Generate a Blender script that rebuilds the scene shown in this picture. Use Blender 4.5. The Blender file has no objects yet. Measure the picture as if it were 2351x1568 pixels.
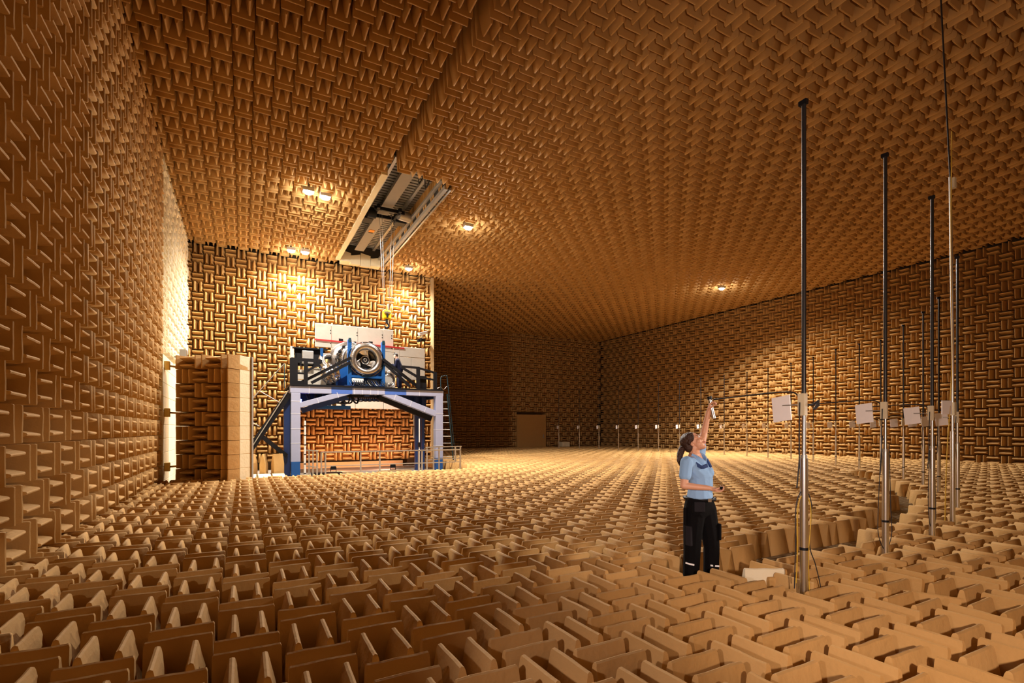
import bpy, bmesh, math, random
import numpy as np
from mathutils import Vector, Matrix, Euler

random.seed(7)
rng = np.random.default_rng(7)
PI = math.pi
R = math.radians
scene = bpy.context.scene
col = scene.collection

# ------------------------------------------------------------------ camera
# Level camera with a little vertical shift (architectural lens), 17.7 mm on 36 mm.
YAW = R(28.08)
ZC = 2.273
cam_data = bpy.data.cameras.new('camera')
cam_data.sensor_width = 36.0
cam_data.lens = 1155.0 / 2351.0 * 36.0
cam_data.shift_y = 203.0 / 2351.0
cam_data.clip_end = 200
cam = bpy.data.objects.new('camera', cam_data)
cam.location = (0, 0, ZC)
cam.rotation_euler = (PI / 2, 0, -YAW)
col.objects.link(cam)
scene.camera = cam

# ------------------------------------------------------------------ world, exposure
world = bpy.data.worlds.new('world')
world.use_nodes = True
world.node_tree.nodes['Background'].inputs[0].default_value = (0.9, 0.75, 0.55, 1)
world.node_tree.nodes['Background'].inputs[1].default_value = 0.0
scene.world = world
vs = scene.view_settings
vs.view_transform = 'Standard'
vs.look = 'None'
vs.gamma = 1.0
vs.use_curve_mapping = False
vs.exposure = -0.05

LAMP_COL = (1.0, 0.92, 0.83)
LAMP_W = 2850.0


def lamp(name, loc, watts, color, kind='POINT', radius=0.12, target=None, spot=160, blend=0.5):
    d = bpy.data.lights.new(name, kind)
    d.energy = watts
    d.color = color
    if kind in ('POINT', 'SPOT'):
        d.shadow_soft_size = radius
    if kind == 'SPOT':
        d.spot_size = R(spot)
        d.spot_blend = blend
    o = bpy.data.objects.new(name, d)
    o.location = loc
    if target is not None:
        dv = Vector(target) - Vector(loc)
        o.rotation_euler = dv.to_track_quat('-Z', 'Y').to_euler()
    col.objects.link(o)
    return o


# photographer's lamps on stands: the key lamp just left of the camera throws the rod's shadow on the ceiling,
# a small one off to the right lights the woman and the nearest masts
lamp('photo_lamp_light', (0.4, -1.2, 2.65), 960, (1.0, 0.77, 0.64), 'SPOT', 0.10, (12.0, 4.0, 4.6), 108, 0.6)
lamp('photo_lamp_light', (8.2, 1.0, 3.0), 900, (1.0, 0.86, 0.74), 'SPOT', 0.10, (4.4, 3.6, 2.0), 24, 0.6)
lamp('photo_lamp_light', (-1.3, 1.0, 2.3), 230, (1.0, 0.85, 0.88), 'SPOT', 0.10, (2.9, 2.7, 0.9), 40, 0.9)

# ------------------------------------------------------------------ materials
MATS = {}


def mat(name, base, rough=0.6, metal=0.0, var=0.10, scale=6.0, bump=0.0, bscale=60.0, emit=None, estr=0.0, spec=None):
    m = bpy.data.materials.new(name)
    m.use_nodes = True
    nt = m.node_tree
    b = nt.nodes['Principled BSDF']
    b.inputs['Roughness'].default_value = rough
    b.inputs['Metallic'].default_value = metal
    if spec is not None:
        b.inputs['Specular IOR Level'].default_value = spec
    tc = nt.nodes.new('ShaderNodeTexCoord')
    nz = nt.nodes.new('ShaderNodeTexNoise')
    nz.inputs['Scale'].default_value = scale
    nz.inputs['Detail'].default_value = 4
    nt.links.new(tc.outputs['Object'], nz.inputs['Vector'])
    mx = nt.nodes.new('ShaderNodeMix')
    mx.data_type = 'RGBA'
    c = base
    mx.inputs['A'].default_value = (c[0] * (1 - var), c[1] * (1 - var), c[2] * (1 - var), 1)
    mx.inputs['B'].default_value = (min(1, c[0] * (1 + var)), min(1, c[1] * (1 + var)), min(1, c[2] * (1 + var)), 1)
    nt.links.new(nz.outputs['Fac'], mx.inputs['Factor'])
    nt.links.new(mx.outputs['Result'], b.inputs['Base Color'])
    if bump:
        n2 = nt.nodes.new('ShaderNodeTexNoise')
        n2.inputs['Scale'].default_value = bscale
        n2.inputs['Detail'].default_value = 3
        nt.links.new(tc.outputs['Object'], n2.inputs['Vector'])
        bp = nt.nodes.new('ShaderNodeBump')
        bp.inputs['Strength'].default_value = bump
        bp.inputs['Distance'].default_value = 0.02
        nt.links.new(n2.outputs['Fac'], bp.inputs['Height'])
        nt.links.new(bp.outputs['Normal'], b.inputs['Normal'])
    if emit:
        b.inputs['Emission Color'].default_value = (*emit, 1)
        b.inputs['Emission Strength'].default_value = estr
    MATS[name] = m
    return m


def wedge_material(name, base):
    """Woven cloth over foam: per-wedge dye variation (attribute 'tone'), blotches, fine weave."""
    m = bpy.data.materials.new(name)
    m.use_nodes = True
    nt = m.node_tree
    b = nt.nodes['Principled BSDF']
    b.inputs['Roughness'].default_value = 0.78
    b.inputs['Specular IOR Level'].default_value = 0.25
    at = nt.nodes.new('ShaderNodeAttribute')
    at.attribute_name = 'tone'
    tc = nt.nodes.new('ShaderNodeTexCoord')
    nz = nt.nodes.new('ShaderNodeTexNoise')
    nz.inputs['Scale'].default_value = 5.0
    nz.inputs['Detail'].default_value = 5
    nt.links.new(tc.outputs['Object'], nz.inputs['Vector'])
    ad = nt.nodes.new('ShaderNodeMath')
    ad.operation = 'MULTIPLY_ADD'
    nt.links.new(nz.outputs['Fac'], ad.inputs[0])
    ad.inputs[1].default_value = 0.5
    nt.links.new(at.outputs['Fac'], ad.inputs[2])
    mx = nt.nodes.new('ShaderNodeMix')
    mx.data_type = 'RGBA'
    mx.inputs['A'].default_value = (base[0] * .90, base[1] * .87, base[2] * .80, 1)
    mx.inputs['B'].default_value = (min(1, base[0] * 1.10), min(1, base[1] * 1.13), min(1, base[2] * 1.22), 1)
    nt.links.new(ad.outputs[0], mx.inputs['Factor'])
    nt.links.new(mx.outputs['Result'], b.inputs['Base Color'])
    n2 = nt.nodes.new('ShaderNodeTexNoise')
    n2.inputs['Scale'].default_value = 14.0
    n2.inputs['Detail'].default_value = 4
    nt.links.new(tc.outputs['Object'], n2.inputs['Vector'])
    bp = nt.nodes.new('ShaderNodeBump')
    bp.inputs['Strength'].default_value = 0.25
    bp.inputs['Distance'].default_value = 0.03
    nt.links.new(n2.outputs['Fac'], bp.inputs['Height'])
    nt.links.new(bp.outputs['Normal'], b.inputs['Normal'])
    MATS[name] = m
    return m


M_WEDGE = wedge_material('tan_wedge_cloth', (0.52, 0.302, 0.104))
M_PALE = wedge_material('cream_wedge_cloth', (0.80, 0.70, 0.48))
M_SLAB = mat('dark_backing', (0.16, 0.11, 0.06), 0.9)
M_GRATE = mat('walkway_mesh', (0.36, 0.27, 0.15), 0.8, 0.1, bump=0.4)
M_PIT = mat('pit_concrete', (0.30, 0.26, 0.21), 0.8, bump=0.3, bscale=20)
M_STEEL = mat('steel', (0.62, 0.60, 0.57), 0.28, 1.0, 0.08, 3)
M_GALV = mat('galvanised', (0.50, 0.49, 0.46), 0.42, 0.85, 0.15, 12)
M_BLACK = mat('black_paint', (0.006, 0.006, 0.008), 0.5, 0.0, 0.2, spec=0.25)
M_RUBBER = mat('black_rubber', (0.015, 0.014, 0.016), 0.6)
M_CARBON = mat('carbon_tube', (0.014, 0.013, 0.014), 0.35)
M_PLATE = mat('white_plate', (0.93, 0.89, 0.90), 0.6, var=0.04)
M_CREAM = mat('cream_bracket', (0.72, 0.63, 0.44), 0.5)
M_RED = mat('red_paint', (0.55, 0.03, 0.03), 0.5)
M_YELLOW = mat('yellow_paint', (0.85, 0.60, 0.01), 0.4)
M_YCAB = mat('yellow_cable', (0.62, 0.38, 0.03), 0.5)
M_BLUE = mat('blue_paint', (0.008, 0.085, 0.30), 0.35)
M_BLUED = mat('dark_blue_paint', (0.008, 0.03, 0.12), 0.45)
M_LILAC = mat('pale_cladding', (0.33, 0.355, 0.50), 0.6, var=0.05, bump=0.1, bscale=8)
M_SEAM = mat('white_seam', (0.55, 0.57, 0.66), 0.6)
M_AZURE = mat('azure_cladding', (0.06, 0.14, 0.48), 0.5)
M_PANEL = mat('cream_acoustic_panel', (0.64, 0.60, 0.52), 0.75, var=0.06, scale=3, bump=0.35, bscale=5)
M_ALU = mat('aluminium', (0.75, 0.75, 0.75), 0.22, 1.0, 0.2, 10, bump=0.25, bscale=20)
M_FOIL = mat('foil', (0.58, 0.56, 0.54), 0.22, 1.0, 0.1, 10, bump=1.0, bscale=14)
M_BRONZE = mat('worn_metal', (0.24, 0.215, 0.19), 0.32, 1.0, 0.35, 12, bump=0.2, bscale=30)
M_RING = mat('brushed_grey_metal', (0.50, 0.47, 0.43), 0.3, 1.0, 0.25, 9, bump=0.3, bscale=25)
M_GREY = mat('grey_paint', (0.33, 0.31, 0.28), 0.5)
M_GIRDER = mat('girder_grey', (0.26, 0.235, 0.21), 0.5)
M_DECK = mat('roof_deck', (0.26, 0.25, 0.23), 0.5, 0.2)
M_DARK = mat('dark_interior', (0.03, 0.025, 0.02), 0.8)
M_BRASS = mat('brass', (0.62, 0.45, 0.14), 0.35, 1.0)
M_PLANK = mat('plank', (0.46, 0.31, 0.15), 0.7, scale=9)
M_TEAL = mat('teal_paint', (0.005, 0.045, 0.065), 0.45)
M_WHITE = mat('white_paint', (0.80, 0.80, 0.78), 0.5, var=0.03)
M_SKIN = mat('skin', (0.66, 0.34, 0.21), 0.5, var=0.06, scale=12)
M_SKIN2 = mat('skin_pale', (0.70, 0.44, 0.32), 0.5, var=0.06)
M_HAIR = mat('brown_hair', (0.040, 0.014, 0.007), 0.45, var=0.35, scale=40, bump=0.6, bscale=90)
M_SHIRT = mat('light_blue_cotton', (0.25, 0.43, 0.70), 0.85, var=0.04, bump=0.3, bscale=18)
M_NAVY = mat('navy_cloth', (0.02, 0.05, 0.17), 0.8)
M_COVER = mat('navy_coverall', (0.008, 0.009, 0.028), 0.85, bump=0.3, bscale=14, spec=0.15)
M_TROUS = mat('black_work_cloth', (0.004, 0.0035, 0.004), 0.9, bump=0.35, bscale=16, spec=0.1)
M_TRGREY = mat('charcoal_cloth', (0.018, 0.016, 0.019), 0.9, spec=0.1)
M_REFL = mat('reflective_tape', (0.85, 0.85, 0.85), 0.4)
M_LIP = mat('lips', (0.50, 0.15, 0.12), 0.45)
M_EYE = mat('eye_white', (0.8, 0.78, 0.75), 0.3)
M_IRIS = mat('iris', (0.02, 0.03, 0.03), 0.2)
M_BULB = mat('lamp_glass', (1, 0.97, 0.9), 0.3, emit=(1.0, 0.92, 0.78), estr=60)
M_LED = mat('blue_led', (0.1, 0.1, 1), 0.3, emit=(0.08, 0.12, 1.0), estr=25)
M_ORANGE = mat('orange_label', (0.85, 0.30, 0.01), 0.5)


# ------------------------------------------------------------------ helpers
def link(o, parent=None):
    col.objects.link(o)
    if parent is not None:
        o.parent = parent
    return o


def tag(o, label=None, cat=None, group=None, kind=None):
    if label:
        o['label'] = label
    if cat:
        o['category'] = cat
    if group:
        o['group'] = group
    if kind:
        o['kind'] = kind
    return o


def thing(name, loc, label, cat, group=None, rz=0.0):
    o = bpy.data.objects.new(name, None)
    o.location = loc
    o.rotation_euler = (0, 0, rz)
    o.empty_display_size = 0.2
    link(o)
    return tag(o, label, cat, group)


def copy_tree(o, parent=None):
    c = o.copy()
    col.objects.link(c)
    c.parent = parent
    for ch in list(o.children):
        copy_tree(ch, c)
    return c


class MB:
    """Collects solids; build() links them as one mesh object."""

    def __init__(self):
        self.v = []
        self.f = []
        self.s = []

    def add(self, vs, fs, smooth=False):
        n = len(self.v)
        self.v += [tuple(p) for p in vs]
        self.f += [tuple(i + n for i in f) for f in fs]
        self.s += [smooth] * len(fs)
        return self

    def hexa(self, p):
        return self.add(p, [(0, 3, 2, 1), (4, 5, 6, 7), (0, 1, 5, 4), (1, 2, 6, 5), (2, 3, 7, 6), (3, 0, 4, 7)])

    def box(self, x0, x1, y0, y1, z0, z1):
        return self.hexa([(x0, y0, z0), (x1, y0, z0), (x1, y1, z0), (x0, y1, z0),
                          (x0, y0, z1), (x1, y0, z1), (x1, y1, z1), (x0, y1, z1)])

    def obox(self, c, ux, uy, uz):
        c, ux, uy, uz = map(Vector, (c, ux, uy, uz))
        p = []
        for sz in (-1, 1):
            for sx, sy in ((-1, -1), (1, -1), (1, 1), (-1, 1)):
                p.append(c + ux * sx + uy * sy + uz * sz)
        return self.hexa(p)

    def bar(self, p0, p1, w, h, up=(0, 0, 1)):
        """rectangular bar; w across, h along 'up'."""
        p0, p1, up = Vector(p0), Vector(p1), Vector(up)
        d = (p1 - p0)
        L = d.length
        d.normalize()
        side = d.cross(up)
        if side.length < 1e-4:
            side = d.cross(Vector((1, 0, 0)))
        side.normalize()
        u = side.cross(d)
        return self.obox((p0 + p1) / 2, d * L / 2, side * w / 2, u * h / 2)

    def tube(self, pts, r, n=8, smooth=True, caps=True):
        pts = [Vector(p) for p in pts]
        rs = r if isinstance(r, (list, tuple)) else [r] * len(pts)
        vs, fs = [], []
        prev = None
        for k, p in enumerate(pts):
            if k == 0:
                t = pts[1] - pts[0]
            elif k == len(pts) - 1:
                t = pts[-1] - pts[-2]
            else:
                t = (pts[k + 1] - pts[k]).normalized() + (pts[k] - pts[k - 1]).normalized()
            t.normalize()
            if prev is None:
                a = t.orthogonal().normalized()
            else:
                a = (prev - t * prev.dot(t))
                if a.length < 1e-6:
                    a = t.orthogonal()
                a.normalize()
            prev = a
            b = t.cross(a)
            for j in range(n):
                an = 2 * PI * j / n
                vs.append(p + (a * math.cos(an) + b * math.sin(an)) * rs[k])
        for k in range(len(pts) - 1):
            for j in range(n):
                j2 = (j + 1) % n
                fs.append((k * n + j, k * n + j2, (k + 1) * n + j2, (k + 1) * n + j))
        self.add(vs, fs, smooth)
        if caps:
            m = (len(pts) - 1) * n
            self.add(vs[:n], [tuple(range(n - 1, -1, -1))])
            self.add(vs[m:m + n], [tuple(range(n))])
        return self

    def lathe(self, prof, c, axis=(0, 1, 0), n=40, closed=False):
        """prof: list of (radius, distance along axis)."""
        c, ax = Vector(c), Vector(axis).normalized()
        a = ax.orthogonal().normalized()
        b = ax.cross(a)
        vs, fs = [], []
        for r, t in prof:
            for j in range(n):
                an = 2 * PI * j / n
                vs.append(c + ax * t + (a * math.cos(an) + b * math.sin(an)) * r)
        m = len(prof)
        for k in range(m if closed else m - 1):
            k2 = (k + 1) % m
            for j in range(n):
                j2 = (j + 1) % n
                fs.append((k * n + j, k * n + j2, k2 * n + j2, k2 * n + j))
        return self.add(vs, fs, True)

    def ball(self, c, r, n=10, m=6):
        rx, ry, rz = r if isinstance(r, (list, tuple)) else (r, r, r)
        vs, fs = [(c[0], c[1], c[2] - rz)], []
        for i in range(1, m):
            th = PI * i / m
            for j in range(n):
                an = 2 * PI * j / n
                vs.append((c[0] + rx * math.sin(th) * math.cos(an), c[1] + ry * math.sin(th) * math.sin(an), c[2] - rz * math.cos(th)))
        vs.append((c[0], c[1], c[2] + rz))
        for j in range(n):
            fs.append((0, 1 + (j + 1) % n, 1 + j))
            for i in range(m - 2):
                a, b = 1 + i * n + j, 1 + i * n + (j + 1) % n
                fs.append((a, b, b + n, a + n))
            fs.append((len(vs) - 1, 1 + (m - 2) * n + j, 1 + (m - 2) * n + (j + 1) % n))
        return self.add(vs, fs, True)

    def build(self, name, material, parent=None, local=False, bevel=0.0):
        """verts are world coordinates unless local; parent is an unrotated Empty."""
        me = bpy.data.meshes.new(name)
        v = np.array(self.v, dtype=float)
        o = bpy.data.objects.new(name, me)
        if parent is not None and not local:
            v = v - np.array(base_of(parent))
        if parent is None:
            # origin at the base centre of the thing
            lo, hi = v.min(0), v.max(0)
            org = np.array([(lo[0] + hi[0]) / 2, (lo[1] + hi[1]) / 2, lo[2]])
            v = v - org
            o.location = org
        me.from_pydata(v.tolist(), [], self.f)
        me.polygons.foreach_set('use_smooth', self.s)
        me.materials.append(material)
        me.update()
        if bevel:
            bm = bmesh.new()
            bm.from_mesh(me)
            bmesh.ops.bevel(bm, geom=[e for e in bm.edges if e.calc_face_angle(0) > 0.6], offset=bevel, segments=2, affect='EDGES', profile=0.5)
            bm.to_mesh(me)
            bm.free()
        return link(o, parent)


def base_of(o):
    p = Vector(o.location)
    while o.parent is not None:
        o = o.parent
        p = p + Vector(o.location)
    return p


def spline(pts, n=8):
    """Catmull-Rom through pts."""
    P = [Vector(p) for p in pts]
    P = [P[0] * 2 - P[1]] + P + [P[-1] * 2 - P[-2]]
    out = []
    for i in range(1, len(P) - 2):
        for k in range(n):
            t = k / n
            out.append(0.5 * ((2 * P[i]) + (P[i + 1] - P[i - 1]) * t + (2 * P[i - 1] - 5 * P[i] + 4 * P[i + 1] - P[i + 2]) * t * t
                              + (3 * P[i] - P[i - 1] - 3 * P[i + 1] + P[i + 2]) * t ** 3))
    out.append(P[-2])
    return out


def in_frame(p, margin=0.02):
    """pixel position and depth of a point for choosing which wedges show largest."""
    s, c = math.sin(YAW), math.cos(YAW)
    D = p[0] * s + p[1] * c
    if D < 0.3:
        return None
    x = 1175.5 + 1155 * (p[0] * c - p[1] * s) / D
    y = 987 - 1155 * (p[2] - ZC) / D
    if -60 < x < 2411 and -60 < y < 1628:
        return D
    return None


# ------------------------------------------------------------------ wedge fields
CELL = 0.40
DEPTH = 0.90      # base block plus taper
TAPER = 0.37
HL = 0.196        # half length along the ridge


def wedge_template(full):
    rows = [(-DEPTH if full else -0.56, 0.0975, HL), (-TAPER, 0.0975, HL), (-0.016, 0.0185, HL - 0.003), (0.0, 0.0095, HL - 0.012)]
    vs = []
    for d, b, a in rows:
        vs += [(-a, -b, d), (a, -b, d), (a, b, d), (-a, b, d)]
    fs = []
    for k in range(len(rows) - 1):
        o = 4 * k
        for j in range(4):
            j2 = (j + 1) % 4
            fs.append((o + j, o + j2, o + 4 + j2, o + 4 + j))
    o = 4 * (len(rows) - 1)
    fs.append((o, o + 1, o + 2, o + 3))
    return np.array(vs), np.array(fs)


TPL_V, TPL_F = wedge_template(True)
TPS_V, TPS_F = wedge_template(False)


def near_wedge_mesh(k):
    """A slightly softer, individual wedge: subdivided along the ridge, sagging cloth, rounded ridge."""
    rg = np.random.default_rng(100 + k)
    rows = [(-DEPTH, 0.0975, HL), (-TAPER, 0.0975, HL), (-TAPER * .5, 0.0575, HL - .001), (-0.020, 0.0190, HL - 0.003), (-0.006, 0.0140, HL - 0.008), (0.0, 0.0, HL - 0.013)]
    ns = 4
    vs, idx = [], {}
    sag = rg.normal(0, 0.0018, ns + 1)
    lean = rg.normal(0, 0.007)
    twist = rg.normal(0, 0.012)
    for r, (d, b, a) in enumerate(rows):
        w = (d + DEPTH) / DEPTH
        for i in range(ns + 1):
            t = -1 + 2 * i / ns
            x = t * a
            zz = d + (sag[i] if r >= 3 else 0)
            bow = 0.0
            if r == 2:
                bow = rg.normal(0, 0.004) - 0.004
            for sgn in ((-1, 1) if b > 0 else (0,)):
                idx[(r, i, sgn)] = len(vs)
                vs.append((x, sgn * (b + bow) + w * lean + w * twist * x, zz))
    fs = []
    for r in range(len(rows) - 1):
        for i in range(ns):
            for sgn in (-1, 1):
                s2 = sgn if rows[r + 1][1] > 0 else 0
                q = [idx[(r, i, sgn)], idx[(r, i + 1, sgn)], idx[(r + 1, i + 1, s2)], idx[(r + 1, i, s2)]]
                fs.append(q if sgn < 0 else q[::-1])
        for i in (0, ns):
            if rows[r + 1][1] > 0:
                q = [idx[(r, i, -1)], idx[(r + 1, i, -1)], idx[(r + 1, i, 1)], idx[(r, i, 1)]]
            else:
                q = [idx[(r, i, -1)], idx[(r + 1, i, 0)], idx[(r, i, 1)]]
            fs.append(q if i == 0 else q[::-1])
    me = bpy.data.meshes.new('foam_wedge')
    me.from_pydata(vs, [], fs)
    at = me.attributes.new('tone', 'FLOAT', 'POINT')
    at.data.foreach_set('value', np.full(len(vs), rg.uniform(-.05, .55)))
    for p in me.polygons:
        p.use_smooth = True
    me.set_sharp_from_angle(angle=R(38))
    me.materials.append(M_WEDGE)
    me.update()
    return me


NEAR_MESHES = [near_wedge_mesh(k) for k in range(12)]
PALE_MESHES = []
for k in range(4):
    PALE_MESHES.append(NEAR_MESHES[k].copy())
    PALE_MESHES[k].materials[0] = M_PALE


def wedge_field(parent, org, u, v, n, cells, ncount=300, full=True, pale=False):
    """cells: (iu, iv, along_u) cell corners in units of CELL from org in the plane (u, v);
    n points into the room and org lies in the plane of the wedge tips.
    The nearest ones in view become single wedges, the rest one part."""
    u, v, n = map(Vector, (u, v, n))
    org = Vector(org)
    items = []
    for (iu, iv, along_u, skip) in cells:
        for h in (0.25, 0.75):
            if skip and ((skip == 1 and h < .5) or (skip == 2 and h > .5)):
                continue
            if along_u:
                c = org + u * ((iu + .5) * CELL) + v * ((iv + h) * CELL)
                a = u
            else:
                c = org + u * ((iu + h) * CELL) + v * ((iv + .5) * CELL)
                a = v
            items.append((c, a))
    order = []
    for k, (c, a) in enumerate(items):
        D = in_frame(c)
        if D is not None:
            order.append((D, k))
    order.sort()
    near = set(k for _, k in order[:ncount])
    nn = np.array(n)
    for k in near:
        c, a = items[k]
        b = n.cross(a)
        mt = Matrix(((a.x, b.x, n.x, c.x), (a.y, b.y, n.y, c.y), (a.z, b.z, n.z, c.z), (0, 0, 0, 1)))
        flip = Matrix.Rotation(PI, 4, 'Z') if random.random() < .5 else Matrix.Identity(4)
        o = bpy.data.objects.new('foam_wedge', random.choice(PALE_MESHES if pale else NEAR_MESHES))
        o.parent = parent
        o.matrix_local = Matrix.Translation(-Vector(parent.location)) @ mt @ flip
        col.objects.link(o)
    rest = [k for k in range(len(items)) if k not in near]
    if rest:
        C = np.array([items[k][0] for k in rest])
        A = np.array([items[k][1] for k in rest])
        B = np.cross(nn[None, :], A)
        TV, TF = (TPL_V, TPL_F) if full else (TPS_V, TPS_F)
        N = len(rest)
        w = (TV[:, 2] + DEPTH) / DEPTH
        lean = rng.normal(0, .007, (N, 1))
        tw = rng.normal(0, .012, (N, 1))
        dh = rng.normal(0, .004, (N, 1))
        la = TV[None, :, 0]
        lb = TV[None, :, 1] + w[None, :] * (lean + tw * TV[None, :, 0])
        ld = TV[None, :, 2] + (TV[None, :, 2] > -.1) * dh
        P = C[:, None, :] + la[..., None] * A[:, None, :] + lb[..., None] * B[:, None, :] + ld[..., None] * nn[None, None, :]
        nvt = len(TV)
        verts = P.reshape(-1, 3) - np.array(parent.location)
        F = (TF[None] + (np.arange(N) * nvt)[:, None, None]).reshape(-1, 4)
        me = bpy.data.meshes.new('foam_wedge_field')
        me.vertices.add(len(verts))
        me.vertices.foreach_set('co', verts.ravel())
        me.loops.add(F.size)
        me.loops.foreach_set('vertex_index', F.ravel())
        me.polygons.add(len(F))
        me.polygons.foreach_set('loop_start', np.arange(0, F.size, 4))
        me.update(calc_edges=True)
        at = me.attributes.new('tone', 'FLOAT', 'POINT')
        at.data.foreach_set('value', np.repeat(rng.uniform(-.05, .55, N), nvt))
        me.materials.append(M_PALE if pale else M_WEDGE)
        o = bpy.data.objects.new('foam_wedge_field', me)
        link(o, parent)
        o['kind'] = 'stuff'


def slab(name, boxes, material=M_SLAB):
    m = MB()
    for b in boxes:
        m.box(*b)
    me = bpy.data.meshes.new(name)
    me.from_pydata(m.v, [], m.f)
    me.materials.append(material)
    o = link(bpy.data.objects.new(name, me))
    o['kind'] = 'structure'
    return o


# room extents (planes of the wedge tips)
XL, XR, YB, YF = -1.95, 27.6, -1.7, 35.3
YA, XA = 24.5, 8.53          # alcove wall plane and its free edge
ZF, ZT = 0.90, 9.993         # floor tips, ceiling tips
ARC = (4.6, 22.0)            # centre of the microphone arc

MASTS = [(4.42, 2.74), (6.59, 3.12), (8.22, 3.33), (11.35, 4.22), (14.02, 5.55), (15.12, 6.31), (16.53, 7.37), (18.74, 9.01),
         (19.24, 9.93), (20.71, 11.55), (21.7, 13.04), (22.72, 14.7), (23.15, 16.18), (23.59, 17.7), (23.66, 19.19), (23.77, 20.92),
         (23.79, 22.58), (23.67, 24.24), (23.41, 25.86), (23.02, 27.41), (22.51, 28.93), (21.86, 30.42), (21.04, 31.91)]
ROD = (9.71, 3.67)

# ---------------------------------------------------------------- floor
floor = slab('floor', [(XL - .95, XR + .95, YB - .95, YF + .95, -0.25, 0.0)])
PIT = (XL - .9, 7.75, 16.75, 25.3)
FX, FY = -0.977, 4.295
cells = []
walk = []
i0, i1 = math.floor((XL - FX) / CELL), math.ceil((XR - FX) / CELL)
j0, j1 = math.ceil((YB - FY) / CELL), math.floor((YF - FY) / CELL)
HOLES = [(2.0, .30), ]
for i in range(i0, i1):
    for j in range(j0, j1):
        x, y = FX + (i + .5) * CELL, FY + (j + .5) * CELL
        if x < PIT[1] and y > PIT[2]:
            continue
        if x < XA + .2 and y > YA - .2:
            continue
        dx, dy = x - ARC[0], y - ARC[1]
        r, an = math.hypot(dx, dy), math.degrees(math.atan2(dy, dx))
        if 17.92 < r < 18.5 and -93 < an < -40:
            walk.append((x, y))
            continue
        if math.hypot(x - 4.5, y - 3.15) < .26 or math.hypot(x - 5.25, y - 2.1) < .22:
            walk.append((x, y))
            continue
        skip = 0
        for (mx, my) in MASTS + [ROD]:
            if abs(mx - x) < .2 and abs(my - y) < .2:
                along = (i + j) % 2 == 0
                t = (my - y) if along else (mx - x)
                skip = 1 if t < 0 else 2
        cells.append((i, j, (i + j) % 2 == 0, skip))
wedge_field(floor, (FX, FY, ZF), (1, 0, 0), (0, 1, 0), (0, 0, 1), cells)
for (x, y, z, ang, pale) in ((4.47, 3.17, .93, -28, True), (4.62, 3.02, .86, -24, False), (5.22, 2.12, .86, -62, False)):
    o = bpy.data.objects.new('foam_wedge', NEAR_MESHES[3].copy() if pale else NEAR_MESHES[5])
    if pale:
        o.data.materials[0] = M_PALE
    o.parent = floor
    o.location = (x, y, z)
    o.rotation_euler = (R(7), 0, R(ang))
    col.objects.link(o)
# sunken walkway along the arc (grating on the wedge blocks)
m = MB()
for x, y in walk:
    m.box(x - .2, x + .2, y - .2, y + .2, 0.555, 0.585)
    for k in range(5):
        m.box(x - .2, x + .2, y - .2 + k * .08, y - .185 + k * .08, 0.585, 0.6)
m.build('walkway_grating', M_GRATE, floor)
MB().box(PIT[0], PIT[1], PIT[2], PIT[3], 0.0, 0.5).build('pit_deck', M_PIT, floor)

# ---------------------------------------------------------------- ceiling with the crane slot
HX0, HX1, HY0, HY1 = 3.83, 5.68, 15.2, 23.75
zc0, zc1 = ZT + DEPTH, ZT + DEPTH + .2
ceiling = slab('ceiling', [(XL - .95, HX0, YB - .95, YF + .95, zc0, zc1), (HX1, XR + .95, YB - .95, YF + .95, zc0, zc1),
                           (HX0, HX1, YB - .95, HY0, zc0, zc1), (HX0, HX1, HY1, YF + .95, zc0, zc1)])
CX0, CY0 = -0.2043, 10.60
cells = []
for i in range(math.floor((XL - CX0) / CELL), 10):
    for j in range(math.ceil((YB - CY0) / CELL), math.ceil((YF - CY0) / CELL)):
        y = CY0 + (j + .5) * CELL
        if y > YA + .15:
            continue
        cells.append((i, j, (i + j) % 2 == 0, 0))
nl = len(cells)
# right of the joint the lattice is shifted a little
for i in range(10, math.ceil((XR - CX0 - .26) / CELL)):
    for j in range(math.ceil((YB - CY0) / CELL), math.ceil((YF - CY0) / CELL)):
        x, y = CX0 + .26 + (i + .5) * CELL, CY0 + (j + .5) * CELL
        if x < XA - .1 and y > YA + .15:
            continue
        if HX0 - .1 < x < HX1 + .1 and HY0 - .1 < y < HY1 + .1:
            continue
        cells.append((i + .26 / CELL, j, (i + j) % 2 == 0, 0))
wedge_field(ceiling, (CX0, CY0, ZT), (1, 0, 0), (0, 1, 0), (0, 0, -1), cells, full=True)


# ---------------------------------------------------------------- walls
def wall_cells(u0, ua, ub, v0, va, vb, first_u, keep=None):
    out = []
    for i in range(math.floor((ua - u0) / CELL + .02), math.ceil((ub - u0) / CELL - .02)):
        for j in range(math.ceil((va - v0) / CELL - .02), math.floor((vb - v0) / CELL + .02)):
            cu, cv = u0 + (i + .5) * CELL, v0 + (j + .5) * CELL
            if keep and not keep(cu, cv):
                continue
            out.append((i, j, ((i + j) % 2 == 0) == first_u, 0))
    return out


ZW0, ZW1 = 0.50, ZT + .3
DOOR_Y = (16.45, 20.45)
DOOR_Z = 4.35
wl = slab('wall_left', [(XL - 1.15, XL - DEPTH, YB - .9, DOOR_Y[0], 0, 11), (XL - 1.15, XL - DEPTH, DOOR_Y[1], YA + .9, 0, 11),
                        (XL - 1.15, XL - DEPTH, DOOR_Y[0], DOOR_Y[1], DOOR_Z, 11)])
cells = wall_cells(6.85, YB, DOOR_Y[0] + .01, 2.53, ZW0, ZW1, False)
wedge_field(wl, (XL, 6.85, 2.53), (0, 1, 0), (0, 0, 1), (1, 0, 0), cells)
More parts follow.
